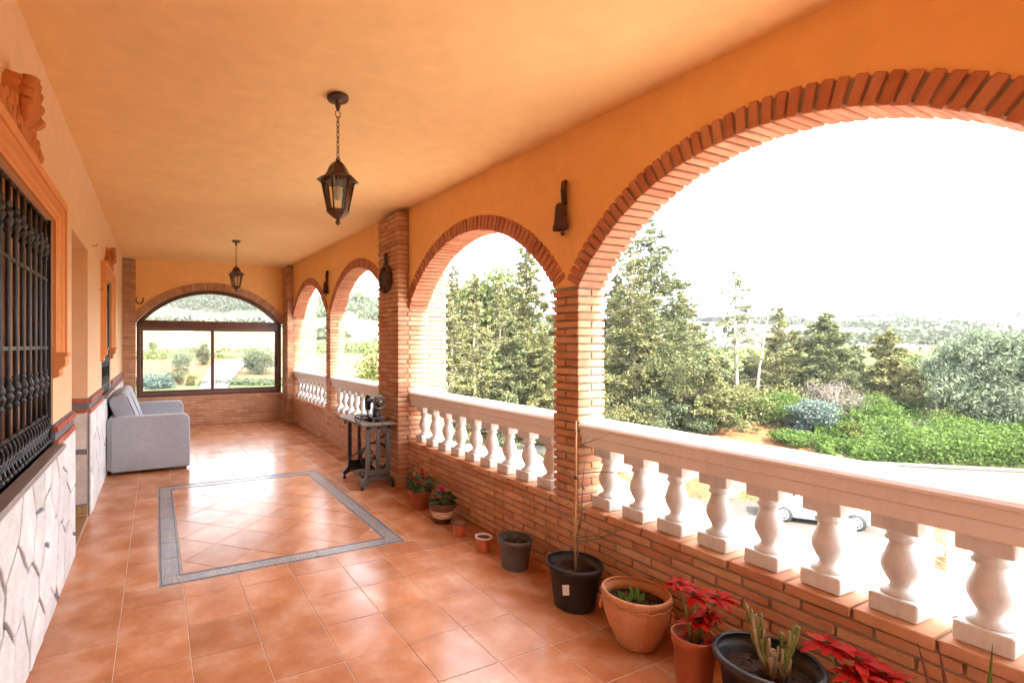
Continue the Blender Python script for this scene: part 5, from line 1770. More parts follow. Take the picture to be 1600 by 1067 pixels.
# ---------------------------------------------------------------- parked car
def build_car(loc, heading):
    car = thing("parked_car", "white hatchback parked against the cream boundary wall", "car", loc, heading)
    # x forward; stations: x, half width at sill, belt, z sill, z belt/bonnet
    st = [(-1.97, .60, .62, .42, .78), (-1.90, .74, .74, .30, .92), (-1.70, .82, .80, .22, 1.00), (-1.2, .855, .83, .20, 1.00), (-.4, .865, .84, .20, .98), (.5, .86, .83, .20, .96), (.95, .855, .80, .20, .94),
          (1.35, .84, .76, .20, .86), (1.70, .79, .70, .22, .76), (1.92, .66, .58, .30, .66), (2.0, .50, .45, .40, .58)]
    rings = []
    for x, ws_, wb, z0, z1 in st:
        ring = []
        for (y, z) in ((0, z0), (ws_ * .9, z0), (ws_, z0 + .08), (ws_ * 1.01, z0 + (z1 - z0) * .5), (wb, z1 - .05), (wb * .92, z1), (wb * .5, z1 + .025), (0, z1 + .03)): ring.append((x, y, z))
        ring += [(x, -y, z) for (x, y, z) in reversed(ring[1:-1])]
        rings.append(ring)
    m = MB(); loft(m, rings, True, True, True); m.build("body", 'car_white', car)
    # cabin
    cs = [(-1.82, .70, .60, .95, 1.02), (-1.60, .745, .58, .96, 1.36), (-1.25, .765, .585, .97, 1.475), (-.5, .78, .60, .96, 1.51), (.1, .78, .60, .95, 1.49), (.45, .78, .58, .94, 1.38), (.95, .76, .60, .92, 1.02), (1.08, .75, .62, .90, .94)]
    def cab(k_out):
        rings = []
        for x, wb, wt, z0, z1 in cs:
            zt_ = z0 + (z1 - z0)
            ring = []
            for (y, z) in ((0, z0), (wb, z0), (wb + (wt - wb) * .5 + .02, z0 + (zt_ - z0) * .55), (wt, zt_ - .03), (wt * .86, zt_), (0, zt_ + .02)): ring.append((x, y, z))
            ring += [(x, -y, z) for (x, y, z) in reversed(ring[1:-1])]
            rings.append(ring)
        return rings
    m = MB(); loft(m, cab(0), True, True, True); m.build("cabin", 'car_white', car)
    # side windows, windscreen, rear window: dark panels set 4 mm proud
    def yw(x, z):
        for (a, b) in zip(cs[:-1], cs[1:]):
            if a[0] <= x <= b[0]:
                t_ = (x - a[0]) / (b[0] - a[0]); c_ = [a[i] + (b[i] - a[i]) * t_ for i in range(5)]
                k_ = (z - c_[3]) / max(.01, c_[4] - c_[3])
                return (c_[1] + (c_[2] - c_[1]) * min(1, k_)) + (.02 if .25 < k_ < .8 else .012) + .006
        return .7
    for s_ in (-1, 1):
        for nm, P_ in (("side_window", [(-.42, 1.02), (.80, 1.02), (.42, 1.30), (.12, 1.41), (-.42, 1.43)]), ("side_window", [(-1.22, 1.04), (-.48, 1.02), (-.48, 1.43), (-1.05, 1.40)]), ("quarter_window", [(-1.58, 1.08), (-1.28, 1.05), (-1.14, 1.39), (-1.42, 1.33)])):
            m = MB(); n = len(P_)
            vs = [(x, s_ * yw(x, z), z) for x, z in P_] + [(x, s_ * (yw(x, z) - .03), z) for x, z in P_]
            m.add(vs, [tuple(range(n)), tuple(reversed(range(n, 2 * n)))] + [(k, (k + 1) % n, n + (k + 1) % n, n + k) for k in range(n)])
            m.build(nm, 'car_glass', car)
        m = MB(); m.bbox(.72, s_ * .90, 1.0, .10, .16, .11, c=.03); m.build("mirror", 'car_white', car)
        for x in (-.43, .44):
            m = MB(); m.box(x - .09, x + .09, s_ * .868 - .012, s_ * .868 + .012, .86, .89); m.build("door_handle", 'car_white', car)
        m = MB(); m.bbox(1.74, s_ * .60, .66, .24, .24, .13, Matrix.Rotation(s_ * R(-28), 3, 'Z'), c=.04); m.build("headlight", 'car_glass', car)
        m = MB(); m.bbox(-1.84, s_ * .68, .93, .16, .16, .20, c=.04); m.build("tail_light", 'red_lamp', car)
    m = MB()
    m.add([(.50, -.56, 1.372), (.50, .56, 1.372), (.965, .63, 1.035), (.965, -.63, 1.035), (.48, -.56, 1.34), (.48, .56, 1.34), (.93, .63, 1.0), (.93, -.63, 1.0)], [(0, 1, 2, 3), (4, 7, 6, 5), (0, 3, 7, 4), (1, 5, 6, 2), (0, 4, 5, 1), (3, 2, 6, 7)])
    for i in range(8):
        x, y, z = m.v[i]; m.v[i] = (x + .02, y, z + .04)
    m.build("windscreen", 'car_glass', car)
    m = MB(); m.add([(-1.80, -.55, 1.06), (-1.80, .55, 1.06), (-1.635, .5, 1.33), (-1.635, -.5, 1.33)], [(0, 1, 2, 3)])
    for i in range(4):
        x, y, z = m.v[i]; m.v[i] = (x - .035, y, z + .02)
    m.build("rear_window", 'car_glass', car)
    m = MB(); m.bbox(1.96, 0, .40, .06, .9, .16, c=.02); m.build("grille", 'rubber', car)
    axx = Matrix.Rotation(R(90), 3, 'X')
    for x in (-1.25, 1.25):
        for s_ in (-1, 1):
            m = MB(); m.lathe([(.36, -.01), (.365, .02), (.34, .02)], 28, (x, s_ * .862, .335), axis=axx); m.lathe([(.355, -.02), (.355, .012)], 28, (x, s_ * .855, .335), axis=axx); m.build("wheel_arch", 'rubber', car)
            w_ = MB(); w_.lathe([(.22, -.10), (.30, -.10), (.318, -.07), (.318, .07), (.30, .10), (.22, .10)], 28, (x, s_ * .80, .318), axis=axx)
            wo_ = w_.build("wheel", 'rubber', car)
            r_ = MB()
            pts = [(x + .215 * math.cos(2 * math.pi * k / 28), s_ * .888, .318 + .215 * math.sin(2 * math.pi * k / 28)) for k in range(28)]
            r_.tube(pts, .018, 6, closed=True)
            for k in range(10):
                a = 2 * math.pi * (k + .5) / 10; r_.tube([(x, s_ * .892, .318), (x + .21 * math.cos(a), s_ * .89, .318 + .21 * math.sin(a))], [.030, .020], 6)
            r_.lathe([(.05, -.02), (.05, .02)], 12, (x, s_ * .892, .318), axis=axx)
            r_.build("rim", 'alloy', wo_)
            d_ = MB(); d_.lathe([(.20, -.01), (.20, .01)], 24, (x, s_ * .868, .318), axis=axx); d_.build("brake_disc", 'iron_dark', wo_)
    return car
wf = onZ(1222.7, 814, GZ + .03); wr = onZ(1336, 828.5, GZ + .03)
hd = Vector((wf.x - wr.x, wf.y - wr.y)).normalized()
side = Vector((hd.y, -hd.x))
mid = Vector(((wf.x + wr.x) / 2, (wf.y + wr.y) / 2))
if side.dot(mid) < 0: side = -side
cpos = mid + side * .80
build_car((cpos.x, cpos.y, GZ + .03), math.atan2(hd.y, hd.x))

# ---------------------------------------------------------------- trees
def unit(a):
    return a / (np.linalg.norm(a, axis=1, keepdims=True) + 1e-9)
def conifer(name, label, base, H, Rb, mat='leaf_cypress', dens=1.0, z0=.06, sparse_top=0.0, bark='bark', seed=0, leaf=.10, droop=.15, up=.25, nb=None, group="conifers on the bank beyond the wall", lean=(0, 0), rpow=.8, twist=None):
    g = np.random.default_rng(seed)
    root = thing(name, label, "tree", base, 0, group)
    N = 9
    tr = []
    for k in range(N + 1):
        t_ = k / N; tr.append((lean[0] * t_ + .10 * math.sin(t_ * 5 + seed), lean[1] * t_ + .10 * math.cos(t_ * 4 + seed) - .10, H * t_ - (0.3 if k == 0 else 0)))
    r0 = .011 * H + .03
    m = MB(); m.tube(tr, [r0 * (1 - .93 * k / N) + .008 for k in range(N + 1)], 8); m.build("trunk", bark, root)
    T = np.array(tr)
    def at(t_): return np.array([np.interp(t_ * H, T[:, 2], T[:, 0]), np.interp(t_ * H, T[:, 2], T[:, 1]), t_ * H])
    nb = nb or int(26 * H ** .7)
    limbs = MB(); P = []; D = []
    for i in range(nb):
        t_ = z0 + (1 - z0) * ((i + g.random()) / nb) ** .92
        prof = (1 - t_) ** rpow * (.35 + .65 * min(1, (t_ - z0) / .16 + .3))
        L = Rb * prof * g.uniform(.55, 1.15) + .12
        if g.random() < .10: L *= g.uniform(.2, .5)
        a = g.uniform(0, 2 * math.pi) if twist is None else i * 2.4 + g.uniform(-.4, .4)
        d = np.array([math.cos(a), math.sin(a), up + g.uniform(-.12, .18)])
        p = at(t_)
        pts = []; K = 5
        for k in range(K + 1):
            s_ = k / K
            q = p + d * L * s_ * np.array([1, 1, 1]) + np.array([0, 0, -droop * L * s_ * s_ * 1.6])
            q = q + g.normal(size=3) * .03 * L * s_
            pts.append(q)
        limbs.tube([tuple(q) for q in pts], [.010 + .010 * L * (1 - k / K) for k in range(K + 1)], 4, False, False)
        keep = dens * (1 - sparse_top * (t_ > .55) * (t_ - .55) / .45)
        nl = int(max(0, (58 * L + 9) * keep * g.uniform(.55, 1.3) * (.15 / leaf) ** 1.75))
        if nl < 1: continue
        s_ = np.clip(g.beta(1.9, 1.25, nl), .08, 1.02)
        C = np.array(pts)
        Q = np.stack([np.interp(s_ * K, np.arange(K + 1), C[:, c_]) for c_ in range(3)], 1)
        spread = (.10 + .13 * L) * (1 - .5 * s_)[:, None]
        # foliage hangs in tufts along side shoots
        nt_ = max(2, int(L * 5)); tuft = g.normal(size=(nt_, 3)) * np.array([1, 1, .55]); ti = np.minimum((s_ * nt_).astype(int), nt_ - 1)
        Q = Q + tuft[ti] * spread * 1.0 + g.normal(size=(nl, 3)) * spread * np.array([.55, .55, .40])
        P.append(Q); D.append(np.repeat(unit((d * np.array([1, 1, .5]))[None]), nl, 0))
    limbs.build("limbs", bark, root)
    P = np.concatenate(P); D = np.concatenate(D)
    V_, F_ = leaf_quads(P, leaf, 1.7, .15, .45, g, D)
    put("crown", np_mesh("crown", V_, F_, mat), root)
    return root
def broadleaf(name, label, base, H, Rx, Rz, zc, mat, n=9000, leaf=.16, hang=.5, seed=0, clumps=46, group=None, cat="tree", bark='bark', trunk=True, aspect=1.8, flat=1.0, cs=.34):
    g = np.random.default_rng(seed)
    root = thing(name, label, cat, base, 0, group)
    limbs = MB(); P = []
    lim = min(14, clumps)
    cs_ = []
    for i in range(clumps):
        d = g.normal(size=3); d /= np.linalg.norm(d)
        r_ = g.uniform(.35, .95)
        c_ = np.array([d[0] * Rx * r_, d[1] * Rx * r_, zc + d[2] * Rz * r_])
        if c_[2] < .1: c_[2] = .1 + g.random() * .3
        cs_.append(c_)
    if trunk:
        m = MB(); m.tube([(0, 0, -.3), (.05 * Rx, 0, zc * .35), (-.05 * Rx, .04, zc * .8), (0, 0, zc + Rz * .3)], [.05 * H * .5 + .05, .04 * H * .5 + .03, .03 * H * .4 + .02, .02], 8); m.build("trunk", bark, root)
        for c_ in cs_[:lim * 2]:
            s0 = np.array([0, 0, max(.1, min(zc * .9, c_[2] * .55))]); mid_ = (s0 + c_) / 2 + np.array([0, 0, .08 * H])
            limbs.tube([tuple(s0), tuple(mid_), tuple(c_)], [.022 * H * .35 + .015, .016 * H * .3 + .01, .008], 5, True, False)
        limbs.build("limbs", bark, root)
    for c_ in cs_:
        k = int(n / clumps * g.uniform(.5, 1.5))
        s_ = np.array([cs * Rx, cs * Rx, cs * .76 * Rz * flat]) * g.uniform(.6, 1.15)
        q = g.normal(size=(k, 3)) * s_ * .62 + c_
        if hang > .3: q[:, 2] -= np.abs(g.normal(size=k)) * .12 * Rz
        P.append(q)
    P = np.concatenate(P); P = P[P[:, 2] > .02]
    V_, F_ = leaf_quads(P, leaf, aspect, hang, .4, g)
    put("crown", np_mesh("crown", V_, F_, mat), root)
    return root
def spot(u, depth):
    p_ = at_depth(u, CY, depth); return Vector((p_.x, p_.y, tz(p_.x, p_.y) - .05))
def hgt(base, u, vtop, depth):     # tree height so that its top shows at image row vtop
    return CAMH + (CY - vtop) / FPX * depth - base.z
TREES = [  # name, label, u, depth, v_top, radius, kwargs
    ("conifer_tree", "tall sparse conifer right beside the slim brick pier", 986, 31.0, 372, 2.6, dict(seed=1, dens=.75, sparse_top=.55, z0=.05, rpow=.75)),
    ("conifer_tree", "tallest conifer with a bare trunk top left in the near arch", 1016, 32.5, 338, 4.4, dict(seed=2, dens=1.25, sparse_top=.72, z0=.07, up=.18, droop=.10, mat='leaf_cypress_dark')),
    ("conifer_tree", "thin ragged conifer standing in front of the white farm building", 1148, 33.0, 410, 2.5, dict(seed=3, dens=.30, sparse_top=.1, z0=.30, nb=70, mat='leaf_cypress_dark', bark='bark_pale')),
    ("conifer_tree", "slim half-bare conifer just right of the dead leaning trunk", 1212, 33.5, 474, 2.0, dict(seed=5, dens=.7, sparse_top=.5)),
    ("conifer_tree", "dense bushy conifer in the middle of the near arch", 1286, 32.0, 487, 2.7, dict(seed=6, dens=1.7, mat='leaf_cypress_dark', z0=.03)),
    ("conifer_tree", "olive-green conifer with a side branch, left of the grey-green tree", 1382, 31.0, 517, 2.3, dict(seed=7, dens=1.7, z0=.03)),
    ("conifer_tree", "tall conifer at the right side of the middle arch", 822, 33.0, 372, 3.1, dict(seed=8, dens=1.25, sparse_top=.2)),
    ("conifer_tree", "pale half-bare conifer in the centre of the middle arch", 741, 30.0, 428, 2.2, dict(seed=9, dens=.6, bark='bark_pale')),
    ("conifer_tree", "ragged conifer at the left edge of the middle arch", 705, 28.5, 416, 2.0, dict(seed=10, dens=.6, bark='bark_pale')),
    ("conifer_tree", "conifer with thin pale trunk left of centre-right in the middle arch", 778, 31.5, 440, 2.2, dict(seed=12, dens=.8, bark='bark_pale')),
    ("conifer_tree", "conifer half hidden behind the slim brick pier", 872, 34.0, 420, 2.6, dict(seed=13, dens=1.0)),
    ("conifer_tree", "dense olive conifer behind the tall bare-topped one", 1062, 35.5, 455, 3.2, dict(seed=14, dens=1.35)),
    ("conifer_tree", "low bushy conifer between the tall group and the farm building", 1108, 30.0, 560, 2.3, dict(seed=15, dens=1.5, z0=.02)),
]
for (nm, lab, u, dp, vt, rad, kw) in TREES:
    b_ = spot(u, dp)
    conifer(nm, lab, b_, hgt(b_, u, vt, dp), rad, **kw)
for k, (u, dp, vt, rad, lab) in enumerate([(1088, 37, 515, 2.6, "olive conifer peeping over the low bushy one"), (1172, 36, 548, 2.0, "low conifer at the foot of the dead leaning trunk"), (1243, 35, 520, 2.0, "rounded conifer left of the dense bushy one"),
        (1334, 36, 540, 2.2, "low conifer right of the dense bushy one"), (962, 35, 430, 2.6, "conifer partly hidden by the right edge of the slim brick pier"), (690, 33, 455, 2.2, "conifer behind the big square pier's right edge"), (724, 33, 470, 2.4, "low dense conifer left of centre in the middle arch"), (800, 30, 500, 2.2, "low bushy conifer in front of the tall one in the middle arch"), (850, 29, 520, 2.0, "low bushy conifer touching the slim pier in the middle arch"), (1128, 35, 560, 2.2, "low conifer just left of the ragged thin one"), (1196, 37, 556, 2.2, "low conifer between the dead trunk and the half-bare one"), (1428, 36, 556, 2.3, "low conifer right of the olive-green one with a side branch"), (1466, 38, 560, 2.4, "low conifer half behind the large grey-green tree"), (1306, 34, 565, 1.9, "low conifer in front of the dense bushy one")]):
    b_ = spot(u, dp); conifer("conifer_tree", lab, b_, hgt(b_, u, vt, dp), rad, dens=1.15, z0=.02, seed=200 + k, mat=('leaf_cypress', 'leaf_cypress_dark')[k % 2])
b_ = spot(1178, 33); conifer("dead_tree", "dead leaning bare trunk in the near arch", b_, hgt(b_, 1185, 486, 33), .9, dens=.04, nb=26, seed=4, lean=(.5, -.5), bark='bark_pale')
b_ = spot(755, 44); h_t = hgt(b_, 755, 418, 44)
broadleaf("pine_tree", "round-headed green pine at the back of the middle arch", b_, h_t, 4.2, 3.4, h_t - 3.6, 'leaf_pine', 9000, .24, .1, 21, 40, "broad trees on the bank")
b_ = spot(1552, 27.5); h_t = hgt(b_, 1540, 503, 27.5)
broadleaf("grey_green_tree", "large grey-green weeping tree at the right edge", b_, h_t, 2.7, h_t * .52, h_t * .52, 'leaf_euca', 62000, .095, 1.0, 22, 95, "broad trees on the bank", aspect=2.6, cs=.20)
b_ = spot(1610, 34); h_t = hgt(b_, 1610, 515, 34)
broadleaf("grey_green_tree", "second grey-green tree half out of frame on the right", b_, h_t, 3.2, h_t * .5, h_t * .5, 'leaf_euca', 26000, .11, .9, 23, 60, "broad trees on the bank", aspect=2.4)
# shrubs on the bank
SHR = [("bare grey-brown shrub of dry twigs below the dense conifer", 1306, 29.5, 1.5, 1.5, 'dead', 2600), ("blue-grey shrub at the end of the orange earth bank", 1262, 28.6, 1.1, 1.1, 'leaf_blue', 4200), ("heap of dry brushwood among the green undergrowth", 1450, 30, 1.4, .6, 'dead', 2400),
       ("dark green shrub left of the grey-green tree", 1430, 35, 2.6, 1.7, 'leaf_pine', 4200), ("low olive shrub under the ragged conifer", 1150, 33, 1.4, .9, 'leaf_cypress', 3600), ("grey-olive shrub below the tallest conifer", 1030, 30.5, 1.9, 1.3, 'leaf_olive', 5200), ("olive shrub next to the slim brick pier", 965, 30.5, 1.6, 1.4, 'leaf_cypress', 5000),
       ("grey-green shrub in the middle of the earth bank", 1085, 30.0, 1.1, .8, 'leaf_olive', 3600), ("small green shrub growing on the orange bank beneath the blue-grey shrub", 1238, 27.3, .9, .5, 'leaf_lush', 2400), ("green shrub at the foot of the slim half-bare conifer", 1215, 30, 1.4, 1.0, 'leaf_lush', 3600),
       ("yellow-green shrub low in the middle arch", 730, 27, 1.8, 1.3, 'leaf_yellow', 4200), ("lush green shrub on the right of the middle arch", 835, 27.5, 1.9, 1.1, 'leaf_lush', 4600), ("olive shrub in the centre of the middle arch", 785, 28.5, 1.9, 1.5, 'leaf_olive', 4600), ("dark green bush at left in the middle arch", 712, 31, 2.0, 1.7, 'leaf_pine', 4200),
       ("green shrub beside the low bushy conifer", 1130, 31.0, 1.2, .8, 'leaf_lush', 3200), ("lush bush at the base of the olive-green conifer", 1360, 29, 1.5, .9, 'leaf_lush', 4000), ("yellow-green weeds at the front of the undergrowth, below the dry shrub", 1330, 27.2, .8, .5, 'leaf_yellow', 1500), ("olive shrub rising out of the undergrowth below the brushwood heap", 1440, 26.8, 1.0, .6, 'leaf_olive', 2000), ("dull green shrub in the undergrowth left of the grey-green tree", 1480, 27.5, 1.1, .8, 'leaf_pine', 2200), ("yellowish weeds at the foot of the large grey-green tree", 1570, 24.6, .8, .45, 'leaf_yellow', 1500), ("small olive shrub at the wall, right of the earth bank", 1385, 26.6, .8, .5, 'leaf_olive', 1500), ("pale dry twig bush in the middle arch", 805, 27, 1.3, 1.2, 'dead', 1800)]
for k, (lab, u, dp, rx, rz, mat, n) in enumerate(SHR):
    b_ = spot(u, dp)
    broadleaf("shrub", lab, b_, rz * 2, rx, rz, rz * .85, mat, n if mat == 'dead' else int(n * 2.2), .022 if mat == 'dead' else .078, .0 if mat == 'dead' else .1, 60 + k, 26, "shrubs on the bank", "shrub", aspect=16 if mat == 'dead' else 1.7, trunk=True)

# lush ground cover along the bank: one mass nobody could count
g = np.random.default_rng(5)
n = 170000
tt = g.uniform(-8, 26, n); vv = .5 + np.abs(g.normal(size=n)) * 4.2
x = WA_.x + wd.x * tt + wn.x * vv; y = WA_.y + wd.y * tt + wn.y * vv
az = np.degrees(np.arctan2(x, y))
den = fbm(x, y, 3.2, 77) * 2 + fbm(x, y, 11, 78) * 1.2
thr = np.where((az > 49) & (az < 65), .20 + .03 * (vv < 4), np.where(az >= 65, -.45, -.12))
gap_ = fbm(x, y, 1.1, 91) * 2 + fbm(x, y, 2.4, 92) * 2
edge = 64.3 + fbm(x, y, 2.6, 93) * 9
k = (den > thr) & (vv < 14) & ((az < 50) | (az > edge) | (vv > 4.4)) & (gap_ > -.42)
x, y, den = x[k], y[k], den[k]
hh = np.clip(.15 + (den - thr[k]) * 1.5, .08, 1.25) * g.random(len(x))
P = np.stack([x, y, terr(x, y) + hh], 1)
V_, F_ = leaf_quads(P, .095, 1.3, -.1, .5, g)
stuff(put("ground_cover", np_mesh("ground_cover", V_, F_, 'leaf_lush')), "lush green ground cover on the bank behind the wall", "undergrowth")
# dry and olive understorey between the trees
n = 170000
tt = g.uniform(-16, 24, n); vv = g.uniform(4.5, 17, n)
x = WA_.x + wd.x * tt + wn.x * vv; y = WA_.y + wd.y * tt + wn.y * vv
den = fbm(x, y, 4.5, 41) * 2
k = den > -.10
x, y, den, vv = x[k], y[k], den[k], vv[k]
P = np.stack([x, y, terr(x, y) + np.clip(.4 + den * 3.2, .1, 2.6) * g.random(len(x))], 1)
V_, F_ = leaf_quads(P, .095, 2.0, -.2, .4, g)
stuff(put("understorey", np_mesh("understorey", V_, F_, 'leaf_cypress')), "tangled olive understorey between the conifers", "undergrowth")
# pasture grass tufts and scrub on the far hills
def scatter_scrub(name, label, n, rmin, rmax, amin, amax, mat, size, per, seed, thr=.0, sc_=60, hz=.5, test=None):
    g = np.random.default_rng(seed)
    a = np.radians(g.uniform(amin, amax, n)); r_ = np.sqrt(g.uniform(rmin ** 2, rmax ** 2, n))
    x = r_ * np.sin(a); y = r_ * np.cos(a)
    k = fbm(x, y, sc_, seed) * 2 > thr
    if test is not None: k &= test(x, y)
    x, y, r_ = x[k], y[k], r_[k]
    s_ = size * g.uniform(.5, 1.5, len(x))
    c_ = np.stack([x, y, terr(x, y)], 1)
    q = g.normal(size=(len(x), per, 3)) * s_[:, None, None] * np.array([.55, .55, .30]) + c_[:, None, :]
    q[:, :, 2] += s_[:, None] * hz
    P = q.reshape(-1, 3); ls = np.repeat(s_, per)[:, None] * .42
    V_, F_ = leaf_quads(P, 1.0, 1.3, 0, .4, g)
    C = np.repeat(P, 4, 0); V_ = C + (V_ - C) * np.repeat(ls, 4, 0)
    return stuff(put(name, np_mesh(name, V_, F_, mat)), label, "scrub")
VV = lambda x, y: (x - WA_.x) * wn.x + (y - WA_.y) * wn.y
scatter_scrub("hill_scrub", "dark scrub covering the far hill beyond the pasture", 5200, 150, 620, 26, 82, 'leaf_scrub', 2.0, 26, 51, -.05, 50, test=lambda x, y: VV(x, y) > 104)
scatter_scrub("hillside_wood", "hazy green scrub covering the hillside seen through the arched window", 9000, 222, 900, -8, 15, 'leaf_scrub', 2.6, 22, 52, -.10, 70)
scatter_scrub("slope_scrub", "green scrub on the slope seen through the third arch", 2600, 150, 270, 14, 30, 'leaf_olive', 1.9, 26, 53, -.05, 30)
scatter_scrub("verge_growth", "low green growth on the verges below the arched window", 2600, 48, 84, -8, 24, 'leaf_olive', .55, 26, 54, -.06, 14)
scatter_scrub("field_edge_growth", "line of weeds along the edge of the pale field", 700, 125, 143, -8, 26, 'leaf_pine', .8, 20, 55, -.1, 12)
scatter_scrub("field_hedge", "hedge of bushes along the top of the pale field", 460, 212, 228, -8, 24, 'leaf_scrub', 2.0, 26, 56, -.2, 20)

# road seen through the arched window, laid on the terrain
def drape(name, L, Rt, mat, lift, label):
    m = MB(); n = 60
    A_ = np.array(L); B_ = np.array(Rt)
    def res(Q):
        d = np.concatenate([[0], np.cumsum(np.hypot(*np.diff(Q, axis=0).T))]); s_ = np.linspace(0, d[-1], n)
        return np.stack([np.interp(s_, d, Q[:, 0]), np.interp(s_, d, Q[:, 1])], 1)
    A_, B_ = res(A_), res(B_)
    K = 6; vs = []
    for i in range(n):
        for k in range(K):
            x, y = A_[i] + (B_[i] - A_[i]) * k / (K - 1); vs.append((x, y, tz(x, y) + lift))
    fs = [(i * K + k, i * K + k + 1, (i + 1) * K + k + 1, (i + 1) * K + k) for i in range(n - 1) for k in range(K - 1)]
    m.add(vs, fs, True)
    return struct(m.build(name, mat), label)
h2 = lambda u, v: tuple(hit(u, v, 30, 400)[0][:2])
Lp = [h2(296, 640), h2(312, 608), h2(320, 590), h2(330, 572), h2(350, 566), h2(374, 562), h2(400, 556), h2(432, 548)]
Rp = [h2(344, 640), h2(356, 607), h2(366, 592), h2(378, 576), h2(392, 569), h2(406, 563), h2(420, 557.5), h2(440, 551.5)]
drape("road", Lp, Rp, 'asphalt', .30, "pale country road curving past the arched window")
# olive bushes near the road
BUSH = [("round olive tree in the right pane of the arched window", 405, 584, 24, 22, 'leaf_olive', 5200), ("grey-green bush in the middle of the left pane", 283, 584, 16, 18, 'leaf_olive', 3600), ("grey-green bush beside the road in the left pane", 318, 570, 11, 16, 'leaf_olive', 3200),
        ("wide grey-green bush at the bottom of the left pane", 246, 606, 24, 12, 'leaf_blue', 4400), ("yellow-green bush at the roadside", 298, 602, 7, 9, 'leaf_yellow', 2000), ("low bush at the bottom left corner of the left pane", 224, 604, 12, 10, 'leaf_olive', 2400), ("green bush behind the yellow-green bush", 275, 600, 15, 11, 'leaf_olive', 3000),
        ("lone small bush standing on the red earth", 239, 547, 5, 7, 'leaf_pine', 1200), ("low bush on the red earth strip beside the window mullion", 297, 549, 7, 4, 'leaf_olive', 1000)]
for k, (lab, u, v, rw, rh, mat, n) in enumerate(BUSH):
    p_, d = hit(u, v, 30, 400)
    s_ = d / FPX
    broadleaf("bush", lab, (p_.x, p_.y, p_.z - .1), rh * 2 * s_, rw * s_, rh * s_, rh * s_ * .95, mat, n, max(.16, 1.6 * s_), .1, 120 + k, 30, "bushes beyond the arched window", "bush")
p_, d = hit(576, 600, 25, 200)
b_ = spot(576, 26); h_t = hgt(b_, 576, 520, 26)
broadleaf("young_tree", "yellow-green young tree seen through the third arch", b_, h_t, 1.5, h_t * .45, h_t * .55, 'leaf_yellow', 4200, .13, .1, 140, 34, "small trees beyond the third arch")
b_ = spot(548, 30)
broadleaf("young_tree", "grey-green bush at left in the third arch", b_, 4, 1.6, 1.6, 1.8, 'leaf_olive', 3600, .13, .1, 141, 30, "small trees beyond the third arch")
b_ = spot(497, 45)
broadleaf("young_tree", "green bush seen through the farthest arch", b_, 4, 1.8, 2.0, 2.2, 'leaf_pine', 3600, .16, .1, 143, 30, "small trees beyond the third arch")
p_, d = hit(558, 476, 120, 400)
broadleaf("lone_tree", "lone round tree on the hilltop in the third arch", (p_.x, p_.y, p_.z - .3), 5.5, 3.2, 2.4, 4.0, 'leaf_pine', 1600, .55, .1, 142, 24)

# ---------------------------------------------------------------- farm building, water tank, goats
p_ = at_depth(1118, 541, 96); fz = tz(p_.x, p_.y)
fb = thing("farm_building", "long white farm building with dark open lean-to on the pasture edge", "building", (p_.x, p_.y, fz - .5), -YAW - .10)
k_ = 96 / FPX
def fbx(u0, u1, v0, v1, y0, y1, nm, mat, par=fb):
    zb_ = lambda v: CAMH + (CY - v) * k_ - (fz - .5)
    return MB().box((u0 - 1118) * k_, (u1 - 1118) * k_, y0, y1, zb_(v1), zb_(v0)).build(nm, mat, par)
fbx(1040, 1160, 506, 556, 0, 7, "wall", 'white_cast')
fbx(1036, 1164, 503, 506, -.4, 7.4, "roof", 'iron_grey')
fbx(1112, 1117, 513, 535, -.06, .0, "door", 'leaf_blue')
for u in (1052, 1066, 1128, 1142): fbx(u, u + 7, 512, 520, -.06, 0, "window", 'car_glass')
fbx(1120, 1136, 495, 502.9, 2, 6, "roof_tank", 'iron_dark')
fbx(1146, 1172, 494, 497, -3, 2, "lean_to_roof", 'wood_old')
for u in (1150, 1160, 1170): fbx(u, u + 1.0, 497, 556, -2.6, -2.4, "post", 'wood_old')
fbx(1160.5, 1172, 498, 552, .5, 1.5, "lean_to_wall", 'wood_old')
p_, d = hit(1366, 503.5, 200, 900)
wt = thing("water_tank", "low round pale water tank on the far hilltop", "water tank", (p_.x, p_.y, p_.z - .5))
s_ = d / FPX
m = MB(); m.lathe([(17 * s_, 0), (17 * s_, 6.5 * s_ + .5)], 32); m.build("tank_wall", 'cream_wall', wt)
m = MB(); m.lathe([(17.6 * s_, 6.5 * s_ + .5), (17.6 * s_, 7.2 * s_ + .5), (1, 8.0 * s_ + .5)], 32); m.build("tank_roof", 'concrete', wt)

